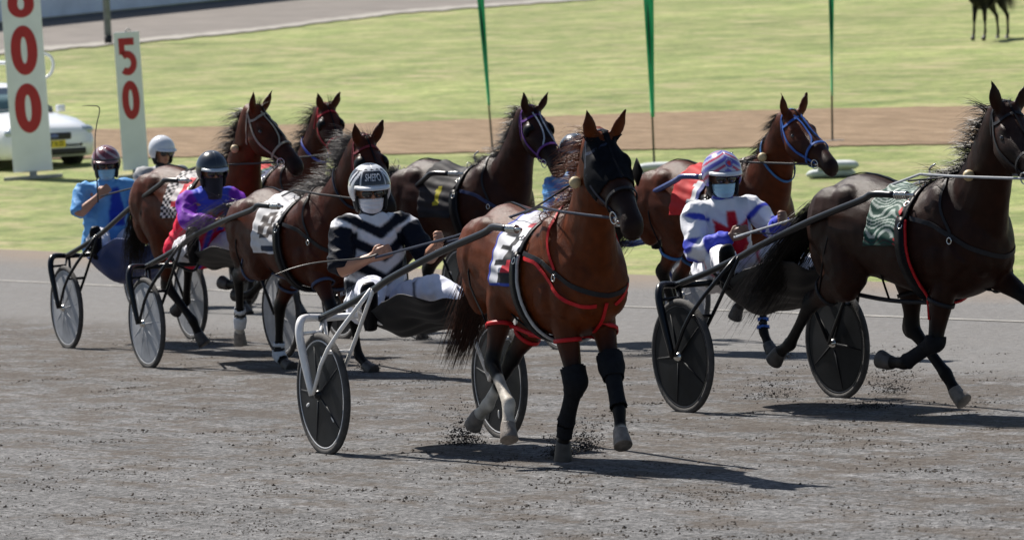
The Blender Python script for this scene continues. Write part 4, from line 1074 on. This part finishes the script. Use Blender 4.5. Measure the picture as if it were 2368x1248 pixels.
    if spec.get('mask') is not None:
        mc, neckdown = spec['mask']; rows = []
        for i in range(19):
            az = R(-72+144*i/18); r = []
            for k_ in range(16):
                u = k_/15; z = -.026-u*(.090 if not neckdown else .17); cz = math.cos(az)
                rf = .112-.030*(1-cz)-(.030 if u > .75 else 0)*(u-.75)*3-.020*max(0, .15-u)/.15*(1-cz)+.004*(math.sin(u*22) if not neckdown else 0)
                rl = .082-.012*u; lift = (1-cz)*.022*(1-u)-(1-cz)*.0+(.03*(1-cz)*u if not neckdown else 0)
                r.append(HP(rf*cz-.008, rl*math.sin(az), z-lift*(.6)+ (.035*(1-cz)*u*1.2 if not neckdown else 0)))
            rows.append(r)
        MB().grid(rows).build('face_mask', mat('mask_'+spec['mask_name'], mc, .85, var=.05, vs=20, sheen=.2), root, solid=.003)
        if not neckdown:
            for s in (-1, 1): MB().tube([HP(.03, s*.080, -.028), HP(-.01, s*.086, -.01)], .0016, 5).build('mask_loop', mat('mask_cord', (.7, .72, .74), .7), root)
    MB().tube([neck-up*.025, neck+up*.045], [(.070, .075), (.062, .064)], 18, side=(0, 1, 0)).build('collar', mat('collar_'+spec['collar_name'], spec['collar'], .7, sheen=.2), root)
    if spec.get('leg_text'):
        tm = text_mesh(spec['leg_text'], .042, .001); o = bpy.data.objects.new('trouser_lettering', tm); tm.materials.append(mat('navy_print', (.02, .025, .05), .6)); C.objects.link(o); o.parent = root
        lt_p = lp(hip+V(0, -.09, 0), j['knr'], .42)+V(.02, -.118, .045); o.location = tuple(lt_p); o.rotation_euler = (R(78), R(-14), R(2))
    return root, TF, {k: place(p, *TF) for k, p in j.items()}
def whip(pts, label, rad=.0042):
    mb = MB(); mb.tube(pts, [rad*1.4]*2+[rad]*(len(pts)-3)+[rad*.4], 6, sub=5)
    tag(mb.build('whip', mat('whip_black', (.03, .03, .03), .4), None), label, 'whip')
W_ = np.array((.74, .75, .80)); NV = np.array((.004, .006, .014)); BL = np.array((.05, .07, .50)); RD = np.array((.58, .012, .025)); LB = np.array((.14, .37, .72)); PU = np.array((.20, .03, .42))
def pick(m, a_, b_): return np.where(m[:, None], a_, b_)
def j_chev(al, y, t, arm, fx, c):
    v = -al+.60*np.abs(y); k = np.mod(v-.07, .135) < .070
    o = pick(k & (v > .068), NV, W_); o = pick(arm & (t > .12), NV, o); o = pick(fx < -.06, NV, o); return o
def j_star(al, y, t, arm, fx, c):
    v = -al; rx = np.abs(y)
    body = (v < .35) & ((rx < .036) & (v > .06) | (rx < .125-.10*(v-.10).clip(0, 1)) & (v > .155-.05*(rx-.036)/.085))
    o = pick(body & (fx > 0), RD, W_); o = pick((v > .48+.02*np.sin(y*40)), BL, o)
    s = np.sin(t*7.5+np.sin(c[:, 0]*30)*.8+1.0)+.6*np.sin(c[:, 2]*38)
    o = pick(arm & (s > .45) & (t > .15), BL, o); o = pick(arm & (t > 1.35), BL, o); return o
def j_purple(al, y, t, arm, fx, c):
    v = -al; o = np.tile(np.array((.05, .08, .52)), (len(al), 1)); cr_ = np.array((.66, .006, .045))
    o = pick((v > .16) & (y < -.03), cr_, o); o = pick((v > .30) & (y > .02), cr_, o)
    ang = np.sin(np.arctan2(v-.20, y-.035)*5+.4); o = pick((np.hypot(y-.035, v-.20) < .062+.04*ang), RD, o)
    return pick(arm, PU, o)
def j_blue(al, y, t, arm, fx, c):
    v = -al; o = np.tile(LB, (len(al), 1)); m = (np.abs(y-.035) < .035+.20*np.clip(v-.05, 0, .22)) & (v > .04) & (v < .36) & (fx > 0)
    return pick(m, np.array((.02, .05, .42)), o)
def j_sky(al, y, t, arm, fx, c):
    o = np.tile(LB*1.05, (len(al), 1)); return pick(np.sin(c[:, 2]*30+c[:, 1]*20) > .6, np.array((.10, .20, .50)), o)
def plain(col): return lambda al, y, t, arm, fx, c: np.tile(np.array(col), (len(al), 1))
def h_shepo(f, l, u):
    o = np.tile(np.array((.02, .022, .03)), (len(f), 1)); az = np.arctan2(l, f); el = np.arcsin(np.clip(u, -1, 1))
    ed = np.maximum(np.abs(az)/.62, np.abs(el-.50)/.34+.25*np.maximum(0, np.abs(az)-.3)); 
    w = np.array((.70, .72, .76))
    o = pick((ed > 1.0) & (ed < 1.13) , w, o)
    o = pick((np.abs(np.abs(az)+el*.7-1.30) < .10) & (el < .85), w, o); o = pick((np.abs(np.abs(az)+el*.7-1.62) < .07) & (el < .8), w, o)
    o = pick((el > .98-.10*np.abs(np.sin(az*7))) & (el < 1.25), w, o); o = pick((el < .12) & (np.abs(az) > .8), w, o)
    return o
def h_plain(col, trim=None): 
    def f_(f, l, u):
        o = np.tile(np.array(col), (len(f), 1)); o = o*(1+.0*f)[:, None]
        if trim is not None: o = pick((np.abs(u-.12) < .05), np.array(trim), o)
        return o
    return f_
def h_p2(f, l, u):
    az = np.arctan2(l, f); el = np.arcsin(np.clip(u, -1, 1)); o = np.tile(np.array((.42, .45, .62)), (len(f), 1))
    s = np.sin(np.abs(az)*5+el*9); o = pick(s > .45, np.array((.10, .09, .42)), o); o = pick(s < -.75, np.array((.48, .04, .10)), o)
    r = np.hypot(az-.12, (el-.55)*1.1); o = pick(r < .26, np.array((.45, .48, .62)), o); o = pick(r < .22, np.array((.14, .12, .42)), o); o = pick(r < .13, np.array((.6, .03, .05)), o); return o
def h_p4(f, l, u):
    az = np.arctan2(l, f); el = np.arcsin(np.clip(u, -1, 1)); o = np.tile(np.array((.17, .035, .05)), (len(f), 1))
    o = pick(np.sin(az*6+el*9) > .5, np.array((.38, .30, .32)), o); o = pick(el < .25, np.array((.03, .025, .03)), o); return o
# ------------------------------------------------------------------ the field
FIT = {"H1": [0.167, 25.711, 25.771, 0.925, 47.909, -15.124, 43.871, -4.896, 35.207, 33.286, 22.792, 16.841, -31.812, -20.26, 15.51, -45.441, -40.737, -57.123, 58.258, -4.655, 52.176, 15.495, -11.161, 0.155, -12.003, 12.479, -0.013], "H2": [2.312, 27.581, 38.354, 0.944, 46.412, -21.271, 37.042, -18.888, 61.847, 37.096, 0.0, -9.36, -63.735, -90.073, 48.439, -4.632, 43.204, 32.829, 9.758, -64.395, -47.263, -63.733, 0.694, 6.8, 3.997, -15.172, -0.024], "H3": [-1.579, 34.81, 32.783, 0.939, 44.067, -1.524, 44, -9, 11.09, -3.922, 49.654, 37.963, -30.0, -30.0, 28.639, -39.807, -9.482, 55.406, 40.22, -71.706, -22.487, -29.017, 8.216, 3.393, 0.297, -12.076, -0.085], "H4": [-2.493, 38.154, 38.514, 0.957, 53.661, -12.786, 42.13, 13.164, 24.134, -63.577, -85.046, 36.745, -69.707, -90.33, 40.874, -44.707, -30.064, -70.382, 25.366, -15.475, 37.349, 13.972, 11.236, -18.927, 15.147, -15.234, 0.042], "H5": [-2.183, 43.736, 36.53, 0.94, 59.704, 5.292, 46, -16, 30.0, -60.0, -70.0, 10.0, -0.0, 20.0, 23.221, -41.972, -13.208, -23.306, 30.999, -30.814, 21.286, 31.413, 0.0, -0.0, 0.0, 0.0, -0.006], "H6": [-0.384, 37.706, 43.195, 0.936, 47.207, -18.236, 42.876, -14.619, 30.0, -60.0, -70.0, 10.0, 0.0, 20.0, 20.359, -40.863, -10.193, -20.228, 34.613, -48.585, 5.944, 28.013, 0.0, 0.0, 0.0, -2.725, 0.025], "H7": [1.479, 34.512, 39.089, 0.939, 41.016, -18.295, 30.417, -8.965, 2.543, 5.532, 31.876, 28.964, -72.575, -47.589, 22.709, -43.85, -17.335, -26.693, 44.694, -40.807, 8.84, 20.0, -7.657, -5.066, -0.13, -10.902, -0.028]}
def hpose(base_hip, lean, **k): return k
J1 = dict(hip=(-.42, 0, .84), neck=(-.44, 0, 1.335), head=(-.445, .0, 1.475), shl=(-.40, .185, 1.27), shr=(-.44, -.185, 1.28), elr=(-.33, -.27, 1.035), har=(-.18, -.13, 1.105), ell=(-.25, .27, 1.08), hal=(.02, .21, 1.17),
          knr=(-.03, -.21, .93), ftr=(.24, -.35, .80), knl=(.05, .15, .91), ftl=(.46, .24, .80))
J2 = dict(hip=(-.40, 0, .83), neck=(-.36, 0, 1.27), head=(-.35, 0, 1.41), shl=(-.31, .19, 1.215), shr=(-.38, -.19, 1.20), elr=(-.25, -.28, .97), har=(-.08, -.13, 1.05), ell=(-.17, .26, 1.06), hal=(.06, .17, 1.13),
          knr=(-.06, -.21, .93), ftr=(.22, -.35, .84), knl=(.0, .15, .94), ftl=(.42, .24, .82))
J3 = dict(hip=(-.35, 0, .89), neck=(.10, 0, 1.34), head=(.12, 0, 1.475), shl=(.06, .19, 1.27), shr=(.02, -.19, 1.27), elr=(.17, -.25, 1.11), har=(.38, -.10, 1.10), ell=(.22, .27, 1.08), hal=(.42, .17, 1.08),
          knr=(.08, -.21, .93), ftr=(.50, -.35, .90), knl=(.12, .15, .94), ftl=(.55, .24, .82))
J4 = dict(hip=(-.44, 0, .83), neck=(-.36, 0, 1.38), head=(-.355, 0, 1.515), shl=(-.38, .20, 1.31), shr=(-.42, -.20, 1.31), elr=(-.30, -.29, 1.12), har=(-.21, -.14, 1.26), ell=(-.26, .28, 1.09), hal=(-.08, .17, 1.09),
          knr=(-.06, -.21, .93), ftr=(.22, -.35, .84), knl=(.0, .15, .94), ftl=(.42, .24, .82))
J7 = {k: v for k, v in J2.items()}; J7 = {k: (v[0]-.22, v[1], v[2]+(.05 if v[2] > 1.1 else 0)) for k, v in J7.items()}
lightmask = (.60, .72, .80); bluemask = (.38, .64, .80)
P1 = make_person('S1', 'driver in black and white chevron top with lettered helmet and white face mask', J1, dict(seed=1, yaw=-14, pitch=6, jacket=j_chev, helmet=h_shepo, helmet_text='SHEPO', mask=((.72, .73, .80), False), mask_name='white', sleeve='short', voxel=.0055, collar=(.012, .016, .03), collar_name='navy', leg_text='W.SHEPHERD', piping=(.02, .03, .06), trousers=(.66, .68, .80)))
P2 = make_person('S2', 'driver in white and blue jacket with red star chest, blue mask pulled below the nose', J2, dict(seed=5, yaw=-16, pitch=6, jacket=j_star, helmet=h_p2, mask=(bluemask, False), mask_name='blue', collar=(.05, .07, .4), collar_name='blue', skin=(.22, .12, .085), piping=(.5, .05, .08), bulk=1.05, voxel=.006))
P3 = make_person('S3', 'driver in purple, blue and crimson jacket with black helmet and black face scarf', J3, dict(seed=9, yaw=-8, pitch=8, jacket=j_purple, helmet=h_plain((.02, .028, .04)), visor=(.50, .56, .62), visor_name='grey', mask=((.012, .013, .02), True), mask_name='black', collar=(.012, .014, .022), collar_name='black', bulk=1.18, voxel=.009))
P4 = make_person('S4', 'driver in light blue top holding a whip upright, leftmost in the field', J4, dict(seed=12, yaw=-22, pitch=6, jacket=j_blue, helmet=h_p4, visor=(.25, .12, .13), visor_name='maroon', mask=((.34, .60, .80), False), mask_name='sky', sleeve='short', collar=(.14, .37, .72), collar_name='sky', bulk=1.12, voxel=.009))
P5 = make_person('S5', 'driver with plain white helmet seen between the 50 board and the bay rump', J4, dict(seed=15, yaw=5, pitch=8, dx=-.20, jacket=plain((.30, .31, .33)), helmet=h_plain((.70, .73, .78)), collar=(.02, .02, .02), collar_name='dark', voxel=.012, helmet_text=None))
P7 = make_person('S7', 'driver in pale blue top and dark helmet half hidden behind the lead horse neck', J7, dict(seed=18, yaw=-5, pitch=8, dx=-.06, jacket=j_sky, helmet=h_plain((.06, .08, .11), (.4, .42, .45)), visor=(.5, .5, .5), visor_name='silver', mask=(lightmask, False), mask_name='pale', collar=(.14, .37, .72), collar_name='sky', voxel=.012))

def hands(P): return {-1: P[2]['har']+V(.02, -.05, 0), 1: P[2]['hal']+V(.02, -.05, 0)}
def cl_dig(bgc, dg, dc, border=None, extra=None, u0=.16, u1=.78, v0=.22, v1=.62):
    def f(u, v, s):
        col = bgc
        if extra:
            e = extra(u, v, s)
            if e is not None: col = e
        uu = (u-u0)/(u1-u0); uu = uu if s < 0 else 1-uu; vv = (v-v0)/(v1-v0)
        if dg and 0 <= uu < 1 and 0 <= vv < 1 and DIG[dg][int((1-vv)*6.999)][int(uu*4.999)] == '1': col = dc
        if border and (u < .05 or v < .035): col = border
        return col
    return f
K0 = (.012, .014, .02); CW = (.66, .67, .72)
c1 = cl_dig(CW, '3', K0, (.03, .06, .35), lambda u, v, s: (K0 if v < .15 and u > .35 else (.55, .03, .05) if v < .36 and u > .55 else (.45, .03, .06) if v > .75 and u > .6 else None), v0=.24, v1=.66)
c2 = cl_dig((.40, .46, .43), None, None, None, lambda u, v, s: ((.01, .06, .045) if math.sin(v*92+5*math.sin(u*7)+3*math.sin(v*21)) > -.25 else (.55, .03, .04) if u > .9 else (.03, .03, .03) if v < .10 else None))
c3 = cl_dig((.58, .58, .60), '8', (.06, .05, .05), (.62, .62, .66), lambda u, v, s: ((.02, .03, .06) if v < .12 and u > .4 else None), u0=.25, u1=.85)
c4 = cl_dig((.60, .57, .57), '1', (.55, .03, .05), None, lambda u, v, s: (K0 if (int(u*9)+int(v*20)) % 2 == 0 and (u < .35 or v < .3) else None), u0=.3, u1=1., v0=.2, v1=.8)
c5 = cl_dig((.01, .12, .07), None, None, None, lambda u, v, s: ((.55, .05, .05) if v > .55 and u < .5 else (.6, .62, .6) if .5 < v < .57 else (.02, .04, .12) if u > .6 else None))
c6 = cl_dig((.022, .021, .025), '1', (.42, .37, .02), None, lambda u, v, s: (K0 if v < .12 else None), u0=.4, u1=.66, v0=.2, v1=.5)
c7 = cl_dig((.50, .025, .03), '1', (.66, .68, .7), None, lambda u, v, s: ((.06, .08, .25) if u > .86 else None), u0=.5, u1=.95, v0=.2, v1=.6)
redh = ((.50, .015, .02), 'red'); blk_ = ((.018, .018, .022), 'black'); blu = ((.02, .07, .30), 'blue'); bst = ((.015, .022, .045), 'slate')
sockw = mat('white_bandage', (.60, .62, .66), .8, var=.1, vs=30, bump=.3); blackb = mat('black_bandage', (.02, .02, .025), .8); blueb = mat('blue_bandage', (.03, .10, .38), .7)
H = {}
H[1] = make_horse(FIT['H1'], 'bright bay lead horse in black hood with red breast strap and white hind socks', dict(seed=3, coat=(.125, .027, .005), hair=(.16, .050, .02), hair_name='chestnut', face=.9, tail_col=(.05, .018, .010), socks={'hl': .62, 'hr': .42, 'fl': 1.45}, black_from=.05, hood=True, bridle=bst, trim=((.5, .5, .5), 'grey'), breast=redh, chest_straps=redh, ball=.62,
    hopple=redh, hopple_line=redh, cloth=c1, cloth_x=(-.12, .20), cloth_am=97, hands=hands(P1), hair_dir=(-1, -.55, .0), mane_len=.24, mane_n=230, voxel=.011, rein=((.06, .08, .12), 'slate'), nose=blk_,
    boots=(('fl', .2, .95, 'cannon', .015, boot_m), ('fr', .2, .98, 'cannon', .015, boot_m), ('fl', .80, 1.2, 'knee', .026, boot_m), ('fr', .78, 1.2, 'knee', .022, boot_m), ('fl', -.1, .12, 'cannon', .012, boot_m), ('fr', -.1, .12, 'cannon', .010, boot_m), ('fr', .02, .7, 'pastern', .009, boot_m)),
    tail_path=((-.745, 0, 1.36), (-.80, -.02, 1.20), (-.84, -.04, 1.0), (-.95, -.07, .80), (-1.06, -.10, .60)), tail_w=.045, tail_n=420))
H[2] = make_horse(FIT['H2'], 'near black horse at the right edge with green striped cloth and red girth trim', dict(seed=8, coat=(.026, .0085, .0045), points=(.008, .007, .007), hair=(.012, .009, .008), hair_name='black', bridle=blk_, trim=redh, collar=blk_, cloth=c2, cloth_x=(-.10, .20), cloth_am=92, hands=hands(P2),
    hair_dir=(-1, -.2, .05), mane_len=.22, mane_n=260, voxel=.012, ball=.35, hopple=blk_, rein=((.35, .37, .40), 'pale'), tail_path=((-.745, 0, 1.36), (-.85, -.02, 1.28), (-1.0, -.05, 1.10), (-1.18, -.10, .90), (-1.32, -.16, .70)), tail_w=.075, tail_n=480, pale_hooves=('hl',),
    boots=(('fr', .15, .95, 'cannon', .010, boot_m), ('fl', .15, .95, 'cannon', .010, boot_m), ('fr', .9, 1.2, 'knee', .012, boot_m))))
H[3] = make_horse(FIT['H3'], 'dark bay horse with silver streaming mane and striped white pastern bandages', dict(seed=14, coat=(.062, .0125, .004), hair=(.11, .10, .10), hair_name='greyish', face=.95, bridle=((.16, .02, .03), 'maroon'), blinkers=True, neck_band=bst, cloth=c3, hands=hands(P3), hair_dir=(-1, -.35, .25), mane_len=.26, mane_n=360, star=False,
    hopple=((.05, .07, .14), 'navy'), hopple_line=((.05, .07, .14), 'navy'), socks={'hr': 1.0}, boots=tuple((q, *b) for q in ('hl', 'hr') for b in ((.72, .84, 'cannon', .012, sockw, 'bandage'), (.83, .91, 'cannon', .010, blackb, 'bandage'), (.90, 1.2, 'cannon', .011, sockw, 'bandage'))), tail_path=((-.745, 0, 1.38), (-.90, -.05, 1.42), (-1.10, -.12, 1.34), (-1.28, -.25, 1.2), (-1.4, -.3, 1.05)), tail_w=.05, tail_n=60))
H[4] = make_horse(FIT['H4'], 'tall bay horse in cream rope bridle with red numeral cloth', dict(seed=21, coat=(.088, .018, .005), hair=(.012, .009, .008), hair_name='black', bridle=((.30, .27, .22), 'cream'), face_straps=((.30, .27, .22), 'cream'), ball=.55, cloth=c4, cloth_x=(-.12, .20), cloth_am=92, hands=hands(P4), hair_dir=(-1, -.3, -.1), mane_len=.26, mane_n=300,
    hopple=((.05, .12, .35), 'royal'), tail_path=((-.745, 0, 1.36), (-.84, 0, 1.25), (-.90, 0, 1.05), (-.95, 0, .85), (-1.0, 0, .65)), tail_w=.05))
H[5] = make_horse(FIT['H5'], 'bay horse farthest back with red browband and large black blinkers', dict(seed=25, coat=(.065, .014, .005), hair=(.012, .009, .008), hair_name='black', bridle=((.34, .02, .03), 'crimson'), blinkers=True, neck_band=((.05, .08, .42), 'royal blue'), cloth=c5, hands=hands(P5), hair_dir=(-1, -.4, -.1), mane_len=.26, mane_n=260, voxel=.016))
H[6] = make_horse(FIT['H6'], 'dark brown horse with purple browband and yellow numeral cloth behind the chevron driver', dict(seed=30, coat=(.036, .010, .005), hair=(.07, .065, .065), hair_name='dark grey', bridle=((.12, .04, .22), 'purple'), face_straps=((.35, .38, .45), 'pale blue'), blinkers=True, cloth=c6, hair_dir=(-1, -.3, -.05), mane_len=.17, mane_n=300, collar=((.03, .04, .10), 'dark navy'), ears=.2,
    hands={}, cloth_x=(-.22, .2), voxel=.015, tail_path=((-.745, 0, 1.38), (-.88, 0, 1.42), (-.98, 0, 1.30), (-1.05, 0, 1.1), (-1.1, 0, .8)), tail_w=.07))
H[7] = make_horse(FIT['H7'], 'bay horse in bright blue bridle with red number cloth', dict(seed=36, coat=(.088, .019, .005), hair=(.02, .014, .012), hair_name='dark', bridle=((.03, .10, .36), 'bright blue'), face_straps=((.03, .10, .36), 'bright blue'), neck_band=((.05, .16, .40), 'azure'), ball=.45, cloth=c7, hands=hands(P7), hair_dir=(-.6, -.4, -.5), mane_len=.16, mane_n=260,
    hopple=((.06, .16, .40), 'azure'), boots=(('fl', .62, .76, 'cannon', .012, blueb, 'bandage'), ('fl', .76, .84, 'cannon', .010, blackb, 'bandage'), ('fl', .84, .97, 'cannon', .012, blueb, 'bandage')), voxel=.015, cloth_x=(-.18, .14), cloth_am=88, tail_path=((-.745, 0, 1.34), (-.86, -.05, 1.22), (-1.0, -.15, .98), (-1.15, -.25, .80), (-1.3, -.35, .72)), tail_w=.08))
# reins of the hidden driver's horse run back to its sulky seat
mesh_d = mat('dark_mesh_apron', (.010, .011, .015), .65, var=.25, vs=5, spec=.4); mesh_b = mat('blue_apron', (.02, .05, .20), .5, var=.2, vs=5); mesh_k = mat('black_apron', (.016, .016, .018), .6, var=.2, vs=5)
make_sulky('S1', 'sulky with white tube forks and dark disc wheels under the chevron driver', whitepipe, disc_d, H[1][1], blackpipe, (mesh_d, .20, .80, .15, 0))
make_sulky('S2', 'all black sulky with solid black disc wheels behind the near black horse', blackpipe, disc_b, H[2][1], blackpipe, (mesh_k, .15, .95, .24, 0), rim=blackpipe)
make_sulky('S3', 'black sulky with pale disc wheels under the purple jacket driver', blackpipe, disc_w, H[3][1], blackpipe, (mesh_k, .35, 1.05, .14, 0))
make_sulky('S4', 'leftmost sulky with pale disc wheels and blue apron', blackpipe, disc_w, H[4][1], blackpipe, (mesh_b, .05, .9, .28, 0))
make_sulky('S5', 'farthest sulky with dark wheels behind the leftmost one', blackpipe, disc_d, H[5][1], blackpipe)
make_sulky('S6', 'sulky with dark wheels drawn by the yellow numeral horse', blackpipe, disc_d, H[6][1], blackpipe)
make_sulky('S7', 'sulky with royal blue shafts and pale wheels behind the lead horse', bluepipe, disc_w, H[7][1], bluepipe)
p = P1[2]['har']; whip([p+V(.04, -.06, .02), p+V(-.05, -.06, .0), p+V(-.30, -.05, -.01), p+V(-.45, -.03, -.035), p+V(-.58, 0, -.075)], 'long whip trailing left from the chevron driver hand')
p = P4[2]['har']; whip([p+V(.0, -.08, -.05), p+V(.0, -.08, .10), p+V(.0, -.06, .45), p+V(.02, -.04, .60), p+V(.05, -.02, .74), p+V(-.03, 0, .765), p+V(-.10, 0, .765)], 'whip held upright by the light blue driver')
p = P2[2]['har']; whip([p+V(.02, -.06, .02), p+V(.15, -.06, .02), p+V(.35, -.05, .0), p+V(.50, -.03, -.03)], 'whip lying across the lap of the red star driver', .003)
p = P3[2]['har']; whip([p+V(-.03, -.06, .02), p+V(.05, -.06, .03), p+V(.10, -.05, .10), p+V(.02, -.03, .20), p+V(-.2, 0, .32)], 'thin whip curling over the purple driver', .002)
# horse grazing far out on the infield, its legs entering at the top right
g = gp(2286, 92)
far = make_horse([g[0]+.05, g[1], -34, 1.02, 20, 0, 50, 0, 2, 2, 25, 14, 8, 20, 22, -38, 2, 25, 12, -42, -6, 20, 0, 0, 0, 0, -.01], 'black horse standing far off on the infield grass at the top right', dict(seed=40, z=g[2], coat=(.012, .012, .014), points=(.006, .006, .006), hair=(.01, .01, .01), hair_name='jet', bridle=blk_, voxel=.02, group='horse on the infield', mane_n=120, tail_n=160, hair_dir=(-.3, -.1, -1),
    tail_path=((-.745, 0, 1.38), (-.90, 0, 1.30), (-1.0, 0, 1.1), (-1.1, 0, .9), (-1.2, 0, .72))))
sc.render.resolution_x = 1024; sc.render.resolution_y = 539
sc.cycles.use_denoising = True; sc.cycles.max_bounces = 6; sc.cycles.transparent_max_bounces = 8
